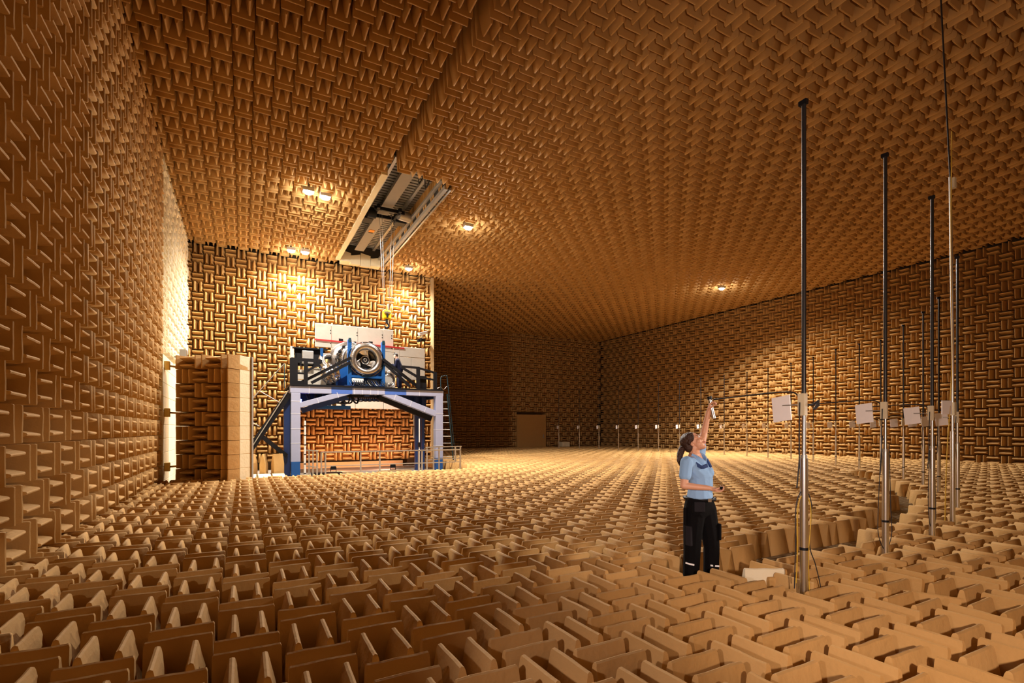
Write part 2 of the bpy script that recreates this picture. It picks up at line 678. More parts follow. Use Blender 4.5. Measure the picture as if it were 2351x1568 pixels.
# beyond the door the wall's wedges are given a cream colour
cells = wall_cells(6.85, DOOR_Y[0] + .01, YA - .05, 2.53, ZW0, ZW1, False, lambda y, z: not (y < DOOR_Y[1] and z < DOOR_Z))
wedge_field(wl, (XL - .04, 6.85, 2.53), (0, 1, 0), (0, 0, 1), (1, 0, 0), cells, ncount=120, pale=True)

wr = slab('wall_right', [(XR + DEPTH, XR + 1.15, YB - .9, YF + .9, 0, 11)])
cells = wall_cells(0.9, YB, YF, 2.0, ZW0, ZW1, False)
wedge_field(wr, (XR, 0.9, 2.0), (0, 1, 0), (0, 0, 1), (-1, 0, 0), cells)

wf = slab('wall_back', [(XA - .95, XR + .95, YF + DEPTH, YF + 1.15, 0, 11)])
FD = (19.2, 22.0, 3.56)
cells = wall_cells(XA, XA, XR, 0.53, ZW0, ZW1, True, lambda x, z: not (FD[0] < x < FD[1] and z < FD[2]))
wedge_field(wf, (XA, YF, 0.53), (1, 0, 0), (0, 0, 1), (0, -1, 0), cells)

wa = slab('wall_alcove', [(XL - .95, XA, YA + DEPTH, YA + 1.15, 0, 11), (XA - .12, XA, YA - .02, YF + .9, 0, 11)])
cells = wall_cells(-1.48, XL, XA - .03, 8.84, ZW0, ZW1, True)
wedge_field(wa, (-1.48, YA, 8.84), (1, 0, 0), (0, 0, 1), (0, -1, 0), cells)
MB().box(XA - .13, XA + .01, YA - .04, YA + .9, 0.5, ZT).build('edge_board', M_PLANK, wa)

wb = slab('wall_rear', [(XL - .95, XR + .95, YB - 1.15, YB - DEPTH, 0, 11)])
cells = wall_cells(XL, XL, XR, 0.53, ZW0, ZW1, True)
wedge_field(wb, (XL, YB, 0.53), (1, 0, 0), (0, 0, 1), (0, 1, 0), cells, ncount=0, full=False)

# kick board at the foot of the alcove wall
MB().box(1.9, 6.9, YA - .16, YA - .02, 0.52, 0.78).build('kick_board', M_PLANK, wa)

# flat door leaf in the far wall, almost lost in the dark
d = slab('door_2', [(FD[0] + .05, FD[1] - .05, YF - .1, YF + .85, 0.35, FD[2] - .05)], M_WEDGE)
MB().box(FD[1] - .35, FD[1] - .28, YF - .16, YF - .1, 1.6, 1.9).build('door_handle', M_GREY, d)


# ---------------------------------------------------------------- ceiling floodlights
def flood(x, y, label, aim, watts=1.0, cone=150, blend=1.0, group='ceiling floodlights'):
    t = thing('ceiling_floodlight', (x, y, ZT - .16), label, 'lamp', group)
    m = MB()
    m.box(-.17, .17, -.13, .13, .06, .20)
    for k in range(5):
        m.box(-.15 + k * .07, -.13 + k * .07, -.12, .12, .20, .25)
    m.build('housing', M_GREY, t, local=True, bevel=.012)
    MB().tube([(0, 0, .2), (0, 0, 1.3)], .018, 8).build('hanger_rod', M_GALV, t, local=True)
    MB().ball((0, 0, .06), (.155, .125, .085), 16, 8).build('lamp_glass', M_BULB, t, local=True)
    lamp('floodlight_light', (x, y, ZT - .32), LAMP_W * watts, LAMP_COL, 'SPOT', .09, aim, cone, blend)
    lamp('floodlight_spill', (x, y, ZT - .42), 40, LAMP_COL, 'POINT', .09)
    return t


flood(1.83, 17.28, 'left lamp of the bright pair on the ceiling left of the crane slot', (3.0, 21.5, 3.5), 0.9)
flood(2.36, 17.42, 'right lamp of the bright pair on the ceiling left of the crane slot', (2.4, 15.2, 0), .5)
flood(1.78, 23.30, 'left lamp of the pair close above the alcove wall', (1.8, 23.2, 0), 1.25, 168)
flood(2.33, 23.25, 'right lamp of the pair close above the alcove wall', (2.3, 23.2, 0), 1.25, 168)
flood(7.46, 17.49, 'single bright ceiling lamp just right of the crane slot', (5.5, 12.5, 0), 2.2)
flood(6.89, 23.30, 'small ceiling lamp above the right end of the alcove wall', (6.9, 23.2, 0), 1.25, 168)
flood(22.73, 18.60, 'lone ceiling lamp far off near the right wall', (21.5, 16.5, 0), 3.8, 158)

# ---------------------------------------------------------------- crane bay above the slot
bay = slab('trim_1', [(HX0 - .06, HX0, HY0, HY1, ZT + .1, 11.0), (HX1, HX1 + .06, HY0, HY1, ZT + .1, 11.0),
                      (HX0, HX1, HY0 - .06, HY0, ZT + .6, 11.0), (HX0, HX1, HY1, HY1 + .06, ZT + .3, 11.0)], M_DARK)
m = MB()
nrib = 43
for k in range(nrib):
    y = HY0 + (k + .5) * (HY1 - HY0) / nrib
    m.box(HX0, HX1, y - .06, y + .06, 10.72, 10.80)
m.box(HX0, HX1, HY0, HY1, 10.79, 10.88)
m.build('corrugated_deck', M_DECK, bay)
for x0, x1, z0, z1, mt in ((HX0 - .16, HX0 + .02, ZT - .02, ZT + .22, M_PALE), (HX1 - .02, HX1 + .10, ZT - .02, ZT + .10, M_GREY),
                           (HX1 + .10, HX1 + .16, ZT + .02, ZT + .24, M_DARK), (HX1 + .16, HX1 + .22, ZT - .02, ZT + .06, M_GALV),
                           (HX1 - .14, HX1 - .02, ZT + .22, ZT + .30, M_GALV)):
    MB().box(x0, x1, HY0, HY1 + .1, z0, z1).build('slot_rail', mt, bay)
for x in (4.15, 5.35):
    MB().box(x - .05, x + .05, HY0, HY1, 10.62, 10.72).build('purlin', M_GALV, bay)
# pale blocks closing the far end of the slot
for k, (x, z) in enumerate(((HX0 + .05, .10), (HX0 + .47, .02), (HX0 + .93, -.02), (HX0 + 1.38, .06))):
    m = MB()
    m.hexa([(x, HY1 - .02, ZT + z - .15), (x + .44, HY1 - .02, ZT + z - .15), (x + .44, HY1 + .35, ZT - .1), (x, HY1 + .35, ZT - .1),
            (x, HY1 - .06, ZT + .42 - .2 * (k % 2)), (x + .44, HY1 - .06, ZT + .34), (x + .44, HY1 + .35, ZT + .5), (x, HY1 + .35, ZT + .5)])
    m.build('end_block', M_PALE, bay)

t = thing('crane_girder', (4.62, 19.5, 10.40), 'long grey crane girder running inside the dark ceiling slot', 'girder')
MB().box(4.50, 4.74, HY0 + .05, HY1 - .35, 10.44, 10.68).build('beam', M_GIRDER, t)
MB().box(4.42, 4.82, HY0 + .05, HY1 - .35, 10.40, 10.44).build('bottom_flange', M_GIRDER, t)
for y in (16.4, 22.4):
    MB().box(4.55, 4.69, y - .1, y + .1, 10.68, 10.74).build('hanger', M_GREY, t)
lb = MB().box(4.51, 4.72, 20.7, 20.95, 10.385, 10.40).build('warning_label', M_ORANGE, t)
MB().box(4.53, 4.70, 20.96, 21.06, 10.385, 10.40).build('warning_strip', M_BLACK, t)

t = thing('crane_trolley', (4.7, 18.6, 10.05), 'dark hoist trolley with motors hanging under the crane girder', 'hoist')
MB().box(4.15, 5.25, 18.25, 18.33, 10.22, 10.34).build('frame_bar', M_BLACK, t)
MB().box(4.15, 5.25, 18.92, 19.0, 10.22, 10.34).build('frame_bar', M_BLACK, t)
for x in (4.22, 5.0):
    MB().box(x, x + .1, 18.1, 19.15, 10.22, 10.36).build('frame_bar', M_BLACK, t)
MB().tube([(5.08, 18.45, 10.25), (5.52, 18.55, 10.25)], .17, 16).build('motor', M_GALV, t)
MB().box(5.08, 5.50, 18.85, 19.25, 10.15, 10.55).build('gear_box', M_BLACK, t, bevel=.03)
MB().tube([(3.98, 18.65, 10.22), (4.28, 18.65, 10.22)], .19, 16).build('rope_drum', M_BLACK, t)
MB().box(3.93, 4.33, 19.15, 19.65, 10.2, 10.6).build('control_box', M_BLACK, t, bevel=.02)
for x in (4.32, 4.92):
    for y in (18.3, 18.95):
        MB().tube([(x, y - .04, 10.36), (x, y + .04, 10.36)], .05, 12).build('wheel', M_STEEL, t)
MB().tube(spline([(4.9, 15.4, 10.4), (4.95, 15.6, 10.15), (5.1, 15.5, 10.4), (5.2, 15.7, 10.1), (5.3, 15.4, 10.4)], 6), .018, 6).build('festoon_cable', M_RUBBER, t)

t = thing('crane_hook_block', (4.7, 18.7, 6.06), 'yellow crane hook block hanging on wire ropes above the engine', 'hook')
m = MB()
m.obox((4.7, 18.7, 6.55), (.16, 0, 0), (0, .07, 0), (0, 0, .17))
m.build('housing', M_YELLOW, t, bevel=.05)
m = MB()
m.box(4.665, 4.735, 18.60, 18.63, 6.44, 6.66)
m.build('slot', M_BLACK, t)
MB().tube([(4.58, 18.62, 6.62), (4.82, 18.62, 6.62)], .035, 10).build('sheave_pin', M_STEEL, t)
MB().tube([(4.7, 18.7, 6.4), (4.7, 18.7, 6.24)], .05, 10).build('swivel', M_BLACK, t)
hk = [(4.7 + .075 * math.sin(a), 18.7, 6.15 + .08 * math.cos(a)) for a in np.linspace(0, 1.6 * PI, 16)]
MB().tube(hk, [.034] * 12 + [.03, .026, .02, .01], 8).build('hook', M_BLACK, t)
for x0, x1 in ((4.40, 4.58), (4.50, 4.62), (4.86, 4.78), (4.98, 4.84)):
    MB().tube([(x1, 18.66, 6.68), (x0, 18.62, 10.2)], .008, 5).build('wire_rope', M_STEEL, t)

# ---------------------------------------------------------------- chamber door standing open
HU = Vector((.802, -.597, 0))
HN = Vector((-.597, -.802, 0))
B0 = Vector((0.18, 16.53, 0)) - HU * 1.8
DZ = 0.78
door = bpy.data.objects.new('door_1', None)
door.location = (B0.x, B0.y, DZ)
link(door)
door['kind'] = 'structure'


def dbox(m, u0, u1, n0, n1, z0, z1):
    p = []
    for z in (z0, z1):
        for a, b in ((u0, n0), (u1, n0), (u1, n1), (u0, n1)):
            p.append(B0 + HU * a + HN * b + Vector((0, 0, z)))
    return m.hexa(p)


dbox(MB(), -.02, 1.84, -.07, -.01, DZ, DZ + 3.62).build('back_plate', M_GREY, door)
for k in range(9):
    z0 = DZ + .01 + k * .4
    dbox(MB(), 1.402, 1.798, 0, .46, z0, z0 + .394).build('foam_block', M_PALE, door, bevel=.008)


def near_wedge(parent, c, a, n):
    a, n, c = Vector(a), Vector(n), Vector(c)
    b = n.cross(a)
    mt = Matrix(((a.x, b.x, n.x, c.x), (a.y, b.y, n.y, c.y), (a.z, b.z, n.z, c.z), (0, 0, 0, 1)))
    o = bpy.data.objects.new('foam_wedge', random.choice(NEAR_MESHES))
    o.parent = parent
    o.matrix_local = Matrix.Translation(-base_of(parent)) @ mt
    col.objects.link(o)
    return o


for k in range(9):
    zc = DZ + (k + .5) * .4
    for u in (.1, 1.5, 1.7):
        near_wedge(door, B0 + HU * u + HN * .82 + Vector((0, 0, zc)), (0, 0, 1), HN)
    for q in range(3):
        for h in (.1, .3):
            if (q + k) % 2 == 0:
                near_wedge(door, B0 + HU * (.4 + q * .4) + HN * .82 + Vector((0, 0, zc - .2 + h)), HU, HN)
            else:
                near_wedge(door, B0 + HU * (.2 + q * .4 + h) + HN * .82 + Vector((0, 0, zc)), (0, 0, 1), HN)
for z in (1.25, 2.75, 4.05):
    MB().box(-1.93, -1.80, 16.70, 16.86, z - .12, z + .12).build('hinge', M_BRASS, door, bevel=.01)
    m = MB()
    m.bar((-1.82, 16.8, z), B0 + HN * .5 + Vector((0, 0, z)), .04, .05)
    m.build('hinge_arm', M_BRASS, door)
m = MB()
pm = B0 + HU * .5 + HN * .3
m.box(pm.x - .1, pm.x + .1, pm.y - .1, pm.y + .1, .5, .62)
m.build('caster', M_RUBBER, door)
pm = B0 + HU * 1.4 + HN * .3
MB().box(pm.x - .1, pm.x + .1, pm.y - .1, pm.y + .1, .5, .62).build('caster', M_RUBBER, door)

# cream lined door jamb
jamb = slab('trim_2', [(-2.95, -2.2, 16.5, 20.4, 0.45, 4.35)], M_SLAB)
for k in range(10):
    MB().box(-2.2, -1.93, 16.5, 20.4, .5 + k * .385, .88 + k * .385).build('lining_block', M_PALE, jamb, bevel=.01)

t = thing('wall_floodlight', (-1.72, 19.2, 4.55), 'small grey floodlight on the left wall above the open door', 'lamp')
MB().box(-1.80, -1.62, 19.1, 19.35, 4.6, 4.85).build('housing', M_GREY, t, bevel=.01)
MB().box(-1.62, -1.60, 19.12, 19.33, 4.62, 4.83).build('glass', M_STEEL, t)
MB().bar((-1.95, 19.2, 4.6), (-1.72, 19.2, 4.6), .05, .04).build('bracket', M_GREY, t)

# ---------------------------------------------------------------- loose wedges lying behind the door
for k, (x, y, rz) in enumerate(((-.25, 19.2, .05), (.18, 19.2, -.03), (.66, 19.2, .03), (1.10, 19.2, .0),
                               (.25, 20.35, .9), (.65, 20.35, 1.3), (1.1, 20.35, .5))):
    o = bpy.data.objects.new('loose_foam_wedge', NEAR_MESHES[k % 12].copy())
    o.data.materials[0] = M_PALE if k < 4 else M_WEDGE
    if k < 4:
        o.rotation_euler = (PI / 2, 0, rz)
        o.location = (x, y, .6)
    else:
        o.rotation_euler = (0, 0, rz)
        o.location = (x, y, 1.40)
    link(o)
    names = ['leftmost pale foam wedge lying on its side behind the door', 'second pale foam wedge lying beside the leftmost behind the door',
             'third pale foam wedge lying near the diagonal strut', 'pale foam wedge lying closest to the left rig leg',
             'upright spare foam wedge farthest left under the black strut', 'upright spare foam wedge in the middle under the black strut',
             'upright spare foam wedge nearest the left rig leg']
    tag(o, names[k], 'foam wedge', 'spare foam wedges behind the door')
tag(MB().box(-.6, 1.55, 18.7, 18.95, .5, .58).build('steel_channel', M_GREY), 'grey steel channel lying on the pit floor by the door', 'steel channel')

# ---------------------------------------------------------------- test rig: portal frame
YR0, YR1 = 20.8, 24.0
t = rig = thing('engine_test_stand', (4.63, 22.4, .5), 'large portal test stand clad in pale blue-grey carrying the engine', 'test stand')


def clad(name, p0, p1, w, h, up, mt, seams):
    o = MB().bar(p0, p1, w, h, up).build(name, mt, rig, bevel=.012)
    p0, p1 = Vector(p0), Vector(p1)
    d = (p1 - p0).normalized()
    for s in seams:
        c = p0.lerp(p1, s)
        MB().bar(c - d * .012, c + d * .012, w + .012, h + .012, up).build('seam_strip', M_SEAM, o)
    return o


yl0, yl1 = YR0, YR0 + .32
ym = (yl0 + yl1) / 2
clad('leg', (1.755, ym, 1.05), (1.755, ym, 3.69), .33, .32, (0, 1, 0), M_LILAC, (.27, .48, .70, .88))
MB().box(1.60, 1.91, yl0, yl1, .5, 1.06).build('leg_foot', M_BLUE, rig)
clad('leg', (7.52, ym, 1.05), (7.52, ym, 3.74), .33, .32, (0, 1, 0), M_LILAC, (.2, .46, .72))
MB().box(7.37, 7.67, yl0, yl1, .5, 1.06).build('leg_foot', M_BLUE, rig)
for x in (1.755, 7.52):
    MB().box(x - .15, x + .15, YR1 - .35, YR1 - .05, .5, 3.69).build('rear_leg', M_BLUED, rig)
MB().box(1.36, 1.585, yl0 + .25, yl0 + .6, .5, 3.65).build('inner_column', M_BLUED, rig)
for x in (6.75, 7.05):
    MB().box(x - .06, x + .06, 21.6, 21.75, .5, 3.7).build('inner_column', M_BLUED, rig)
# front beam in segments
clad('beam', (1.56, ym, 3.82), (3.05, ym, 3.83), .32, .26, (0, 0, 1), M_LILAC, (.45,))
MB().bar((3.05, ym, 3.83), (3.85, ym, 3.845), .31, .255).build('beam_joint', M_AZURE, rig)
clad('beam', (3.85, ym, 3.845), (5.15, ym, 3.86), .33, .26, (0, 0, 1), M_LILAC, (.06, .3, .55, .78))
MB().bar((5.15, ym, 3.86), (6.05, ym, 3.87), .31, .255).build('beam_joint', M_AZURE, rig)
clad('beam', (6.05, ym, 3.87), (7.70, ym, 3.87), .32, .27, (0, 0, 1), M_LILAC, (.35,))
# knee braces
clad('knee_brace', (1.90, ym, 3.22), (3.75, ym, 3.80), .30, .20, (0, 0, 1), M_LILAC, (.35, .75))
clad('knee_brace', (7.38, ym, 2.97), (5.12, ym, 3.80), .30, .24, (0, 0, 1), M_LILAC, (.22, .5, .8))
MB().bar((7.3, ym + .3, 2.78), (5.0, ym + .3, 3.66), .2, .26).build('rear_knee_brace', M_BLACK, rig)
MB().bar((2.0, ym + .3, 3.02), (3.7, ym + .3, 3.62), .2, .2).build('rear_knee_brace', M_BLUED, rig)
MB().box(1.6, 7.66, YR1 - .3, YR1 - .02, 3.62, 3.9).build('rear_beam', M_BLUED, rig)
for x in (1.75, 4.5, 7.5):
    MB().box(x - .1, x + .1, yl1, YR1 - .3, 3.66, 3.88).build('cross_beam', M_BLUED, rig)
MB().box(1.55, 7.68, YR0 - .05, YR1, 3.96, 4.03).build('deck', M_BLACK, rig)
# black outrigger struts on the left
for y in (21.0, 22.7):
    MB().bar((1.55, y, 3.66), (-.35, y, .62), .20, .22, (0, 1, 0)).build('outrigger', M_BLACK, rig)
MB().bar((.62, 21.0, 2.02), (1.45, 21.0, 1.28), .16, .18, (0, 1, 0)).build('outrigger_brace', M_BLACK, rig)
MB().tube([(-.1, 20.85, 1.0), (1.5, 20.85, 3.78)], .02, 6).build('conduit', M_GALV, rig)
# dark boxes added to stand for the shade under the deck behind the braces
MB().hexa([(1.95, 21.95, 3.28), (3.75, 21.95, 3.86), (3.75, 22.5, 3.86), (1.95, 22.5, 3.28), (1.95, 21.95, 3.95), (3.75, 21.95, 3.95), (3.75, 22.5, 3.95), (1.95, 22.5, 3.95)]).build('shade_box', M_BLUED, rig)
MB().hexa([(5.2, 21.95, 3.80), (7.3, 21.95, 2.95), (7.3, 22.5, 2.95), (5.2, 22.5, 3.80), (5.2, 21.95, 3.95), (7.3, 21.95, 3.95), (7.3, 22.5, 3.95), (5.2, 22.5, 3.95)]).build('shade_box', M_BLUED, rig)
# light duct and clutter hanging under the deck
for k in range(9):
    x = 2.1 + k * .21 + random.uniform(-.05, .05)
    MB().tube(spline([(x, 21.4, 3.9), (x + random.uniform(-.1, .3), 21.3, 3.45 - random.random() * .2), (x + .4, 21.4, 3.35 + .1 * random.random()), (x + .5, 21.5, 3.9)], 5), .035, 6).build('hose', random.choice((M_RUBBER, M_BLUED, M_BLACK)), rig)
for k in range(8):
    x = 4.0 + k * .17
    MB().tube(spline([(x, 21.5, 3.75), (x + .05, 21.45, 3.55 - random.random() * .12), (x + .25, 21.5, 3.5), (x + .35, 21.5, 3.75)], 5), .02, 6).build('hose', random.choice((M_RUBBER, M_BLACK)), rig)
MB().box(2.3, 3.9, 21.45, 21.8, 3.12, 3.26).build('cable_tray', M_BLUE, rig)
MB().tube([(2.6, 21.6, 3.40), (3.1, 21.6, 3.40)], .13, 14).build('pump', M_BLUED, rig)
MB().box(3.2, 3.34, 21.5, 21.7, 3.26, 3.7).build('valve', M_BRASS, rig)
MB().box(3.55, 3.70, 21.5, 21.7, 3.26, 3.75).build('valve', M_BLUE, rig)
MB().box(3.8, 5.35, 21.35, 22.0, 3.62, 3.72).build('duct', M_BLACK, rig)
MB().ball((1.95, 20.95, 3.43), .035).build('indicator', M_LED, rig)
MB().ball((1.95, 20.95, 3.36), .03).build('indicator', M_LED, rig)
for z in (3.0, 1.9, 2.45):
    MB().tube([(6.62, 21.6, z), (6.62, 21.6, z + .5)], .025, 6).build('conduit', M_GALV, rig)
# cream panels hanging behind, above the lower wedges
for k in range(4):
    x0 = 2.0 + k * 1.32
    tag(MB().box(x0, x0 + 1.3, 24.3, 24.42, 3.28, 3.98).build('apron_panel', M_PANEL, wa, bevel=.01))

# platform guard rails (black)
t = thing('platform_railing', (2.15, 20.95, 4.03), 'black tubular guard rail on the left end of the test stand deck', 'railing')
for x in (1.62, 1.76, 2.12):
    MB().box(x - .07, x + .07, 20.85, 20.97, 4.035, 5.02).build('post', M_BLACK, t)
MB().bar((1.6, 20.91, 4.98), (2.72, 20.91, 4.97), .08, .12).build('top_rail', M_BLACK, t)
MB().bar((1.6, 20.91, 4.45), (2.15, 20.91, 4.45), .07, .07).build('mid_rail', M_BLACK, t)
MB().bar((1.6, 20.91, 4.10), (2.15, 20.91, 4.10), .09, .12).build('toe_rail', M_BLACK, t)
MB().bar((2.1, 20.91, 4.5), (2.7, 20.91, 4.93), .07, .09).build('brace', M_BLACK, t)
t = thing('platform_railing', (6.9, 20.95, 4.03), 'black guard rail at the right end of the deck behind the worker', 'railing')
MB().bar((5.85, 20.91, 4.95), (6.66, 20.91, 4.93), .07, .09).build('top_rail', M_BLACK, t)
MB().bar((6.6, 20.91, 4.93), (7.36, 20.91, 4.76), .07, .08).build('top_rail', M_BLACK, t)
for x, z in ((6.60, 4.93), (7.36, 4.78)):
    MB().box(x - .07, x + .07, 20.86, 20.97, 4.03, z).build('post', M_BLACK, t)
MB().bar((5.9, 20.91, 4.90), (6.55, 20.91, 4.55), .06, .1).build('brace', M_BLACK, t)
MB().bar((6.6, 20.91, 4.52), (7.36, 20.91, 4.45), .06, .07).build('mid_rail', M_BLACK, t)
MB().box(6.62, 7.0, 20.98, 21.0, 4.03, 4.6).build('infill_panel', M_BLACK, t)

# ---------------------------------------------------------------- white acoustic enclosure behind the engine
t = thing('acoustic_enclosure', (4.6, 23.3, 4.03), 'cream quilted acoustic panels standing behind the engine', 'enclosure')
xs = [2.75, 3.42, 4.55, 5.68, 6.16]
for k in range(4):
    MB().box(xs[k], xs[k + 1] - .012, 23.28, 23.4, 5.9, 6.92).build('panel', M_PANEL, t, bevel=.008)
for k in range(3):
    MB().box(3.4 + k * .95, 4.34 + k * .95, 23.28, 23.4, 4.05, 5.89).build('panel', M_PANEL, t, bevel=.008)
for (a, b, z0, z1) in ((6.18, 6.45, 4.9, 6.1), (6.46, 7.68, 5.72, 6.17), (6.46, 7.0, 4.65, 5.70), (7.01, 7.68, 4.65, 5.70)):
    MB().box(a, b, 23.28, 23.4, z0, z1).build('panel', M_PANEL, t, bevel=.008)
for (a, b, z0, z1) in ((1.75, 2.35, 4.07, 4.42), (1.75, 2.35, 4.45, 4.85), (2.40, 3.38, 4.07, 4.95)):
    MB().box(a, b, 23.28, 23.4, z0, z1).build('panel', M_PANEL, t, bevel=.008)
MB().box(3.72, 3.9, 23.25, 23.29, 6.18, 6.32).build('window_port', M_BLACK, t)
MB().box(5.02, 5.2, 23.25, 23.29, 6.16, 6.30).build('window_port', M_BLACK, t)
for x in xs[:-1] + [6.12]:
    for z in (6.05, 6.5, 6.62):
        MB().box(x - .06, x - .03, 23.255, 23.28, z, z + .05).build('latch', M_BLACK, t)
MB().bar((2.70, 23.2, 6.19), (6.65, 23.2, 6.10), .05, .07).build('red_rail', M_RED, t)

t = thing('control_cabinet', (2.35, 23.0, 4.98), 'open dark rack holding a grey box left of the engine', 'cabinet')
MB().box(1.72, 1.86, 22.9, 23.2, 4.98, 5.78).build('side_post', M_WHITE, t)
MB().box(1.9, 3.1, 23.1, 23.25, 5.0, 5.72).build('back_panel', M_BLACK, t)
MB().box(1.8, 3.2, 22.85, 23.25, 5.70, 5.76).build('top_bar', M_BLACK, t)
MB().box(2.17, 2.62, 22.8, 23.1, 5.08, 5.62).build('grey_box', M_GALV, t, bevel=.02)
MB().box(1.95, 2.1, 22.85, 23.1, 5.1, 5.5).build('terminal_box', M_BLACK, t)

# ---------------------------------------------------------------- engine
EX, EY, EZ = 4.52, 21.30, 5.22
t = eng = thing('engine', (EX, 22.2, 4.03), 'shiny metal engine with round bellmouth on a blue cradle', 'engine')
prof = [(.40, .10), (.42, .03), (.46, -.025), (.53, -.045), (.60, -.04), (.655, 0), (.675, .06), (.665, .14), (.60, .22), (.53, .30), (.50, .42), (.50, .75)]
MB().lathe(prof, (EX, EY, EZ)).build('bellmouth', M_RING, eng)
MB().lathe([(.402, .09), (.40, .12), (.395, .30), (.39, .6)], (EX, EY, EZ)).build('intake_duct', M_ALU, eng)
MB().lathe([(.70, .12), (.735, .12), (.735, .20), (.70, .20)], (EX, EY, EZ), closed=True).build('flange_ring', M_BRONZE, eng)
MB().lathe([(.0, .30), (.12, .30), (.16, .33), (.18, .40), (.18, .5)], (EX, EY, EZ)).build('spinner', M_BLACK, eng)
for r in (.06, .12, .165):
    MB().lathe([(r - .012, .29 + r * .15), (r + .012, .29 + r * .15), (r + .012, .31 + r * .2), (r - .012, .31 + r * .2)], (EX, EY, EZ), closed=True).build('spinner_ring', M_STEEL, eng)
for k in range(3):
    a0 = 2 * PI * k / 3 + .5
    vs = []
    for s, (r0, r1) in enumerate(((.17, .40), (.17, .40))):
        pass
    m = MB()
    P = []
    for q in range(6):
        f = q / 5
        a = a0 + f * 1.05
        for r in (.17 + .0 * f, .40):
            aa = a + (r - .17) * 3.4
            P.append((EX + r * math.cos(aa), EY + .34 + .12 * f, EZ + r * math.sin(aa)))
    Q = [(x, y + .02, z) for x, y, z in P]
    n = len(P)
    fs = [(2 * q, 2 * q + 1, 2 * q + 3, 2 * q + 2) for q in range(5)] + [(n + 2 * q, n + 2 * q + 2, n + 2 * q + 3, n + 2 * q + 1) for q in range(5)]
    fs += [(0, 2, n + 2, n)] + [(n - 2, n - 1, 2 * n - 1, 2 * n - 2), (1, 0, n, n + 1)]
    m.add(P + Q, fs, True)
    m.build('fan_blade', M_STEEL, eng)
MB().lathe([(0, .62), (.42, .62)], (EX, EY, EZ)).build('duct_back', M_DARK, eng)
# body behind
MB().lathe([(.50, .5), (.62, .55), (.66, .7), (.66, 1.1), (.80, 1.12), (.80, 1.22), (.70, 1.25), (.66, 1.7), (.5, 1.75)], (EX - .18, EY, EZ)).build('casing', M_BRONZE, eng)
for y in (.62, .85, 1.0, 1.40, 1.6):
    MB().lathe([(.66, y), (.705, y), (.705, y + .035), (.66, y + .035)], (EX - .18, EY, EZ), closed=True).build('flange_ring', M_STEEL, eng)
MB().lathe([(.56, 1.15), (.90, 1.15), (.92, 1.2), (.92, 1.3), (.88, 1.34), (.56, 1.34)], (EX - .45, EY, EZ - .05)).build('collector_ring', M_BRONZE, eng)
for k in range(10):
    a = R(100 + k * 16)
    r0 = .72
    MB().tube(spline([(EX - .18 + r0 * math.cos(a), EY + .7, EZ + r0 * math.sin(a)), (EX - .2 + (r0 + .08) * math.cos(a + .1), EY + .9, EZ + (r0 + .08) * math.sin(a + .1)),
                      (EX - .3 + (r0 + .06) * math.cos(a + .15), EY + 1.15, EZ + r0 * math.sin(a + .15))], 5), .022, 6).build('pipe', random.choice((M_STEEL, M_BLACK, M_BRONZE)), eng)
for k in range(9):
    a = R(95 + k * 19)
    MB().box(EX - .25 + .78 * math.cos(a) - .05, EX - .25 + .78 * math.cos(a) + .05, EY + .8, EY + 1.0, EZ + .78 * math.sin(a) - .05, EZ + .78 * math.sin(a) + .05).build('actuator', random.choice((M_BLACK, M_BRONZE, M_DARK)), eng)
for k in range(14):
    a = 2 * PI * k / 14
    MB().ball((EX + .69 * math.cos(a), EY + .1, EZ + .69 * math.sin(a)), .02, 6, 4).build('bolt', M_STEEL, eng)
# blue cradle
cr = MB().box(EX - .62, EX + .72, EY + .30, EY + .42, 4.06, 4.85).build('cradle_plate', M_BLUE, eng)
for x in (EX - .66, EX + .72):
    MB().box(x - .075, x + .075, EY + .12, EY + .30, 4.04, 6.0).build('cradle_post', M_BLUE, eng, bevel=.01)
    MB().box(x - .05, x + .05, EY + .10, EY + .14, 5.9, 6.06).build('post_cap', M_TEAL, eng)
MB().box(EX - .62, EX + .68, EY + .10, EY + .28, 4.44, 4.54).build('cradle_beam', M_BLUE, eng)
MB().box(EX - .58, EX - .12, EY + .05, EY + .2, 4.24, 4.40).build('white_box', M_WHITE, eng, bevel=.01)
MB().box(EX + .05, EX + .45, EY + .05, EY + .2, 4.2, 4.38).build('connector_box', M_BLACK, eng)
MB().box(EX - 1.35, EX - .62, EY + .5, EY + .7, 4.06, 4.9).build('side_plate', M_BLUE, eng)
MB().box(EX - 1.72, EX - 1.62, EY + .7, EY + .8, 4.6, 5.65).build('side_post', M_BLUE, eng)
MB().box(EX - .9, EX + .7, EY - .1, EY + .1, 4.03, 4.1).build('base_rail', M_BLUED, eng)
for k in range(16):
    x = EX - .7 + k * .09
    MB().tube(spline([(x, EY + .05, 4.32), (x + .06, EY - .1, 4.12 + random.random() * .06), (x + .15, EY - .12, 4.10), (x + .2, EY + .0, 4.2 + random.random() * .1)], 5), .014, 5).build('cable', random.choice((M_RUBBER, M_BLACK, M_STEEL, M_BLUED)), eng)
for k in range(7):
    a = k / 7
    MB().tube([(EX + .98 + .28 * math.cos(b), EY + .3 + .05 * k, 4.45 + (.36 - .03 * k) * math.sin(b)) for b in np.linspace(-1.4, 4.0, 18)], .018, 6).build('hose_coil', random.choice((M_STEEL, M_RUBBER, M_BRONZE)), eng)
# diagonal black stays
for (p0, p1) in (((2.0, 21.12, 4.14), (3.86, 21.25, 5.22)), ((2.35, 21.12, 4.12), (3.82, 21.25, 5.02)), ((6.65, 21.12, 4.14), (5.2, 21.3, 5.25)), ((6.3, 21.12, 4.14), (5.25, 21.35, 5.1))):
    MB().bar(p0, p1, .12, .115).build('stay', M_BLACK, eng)
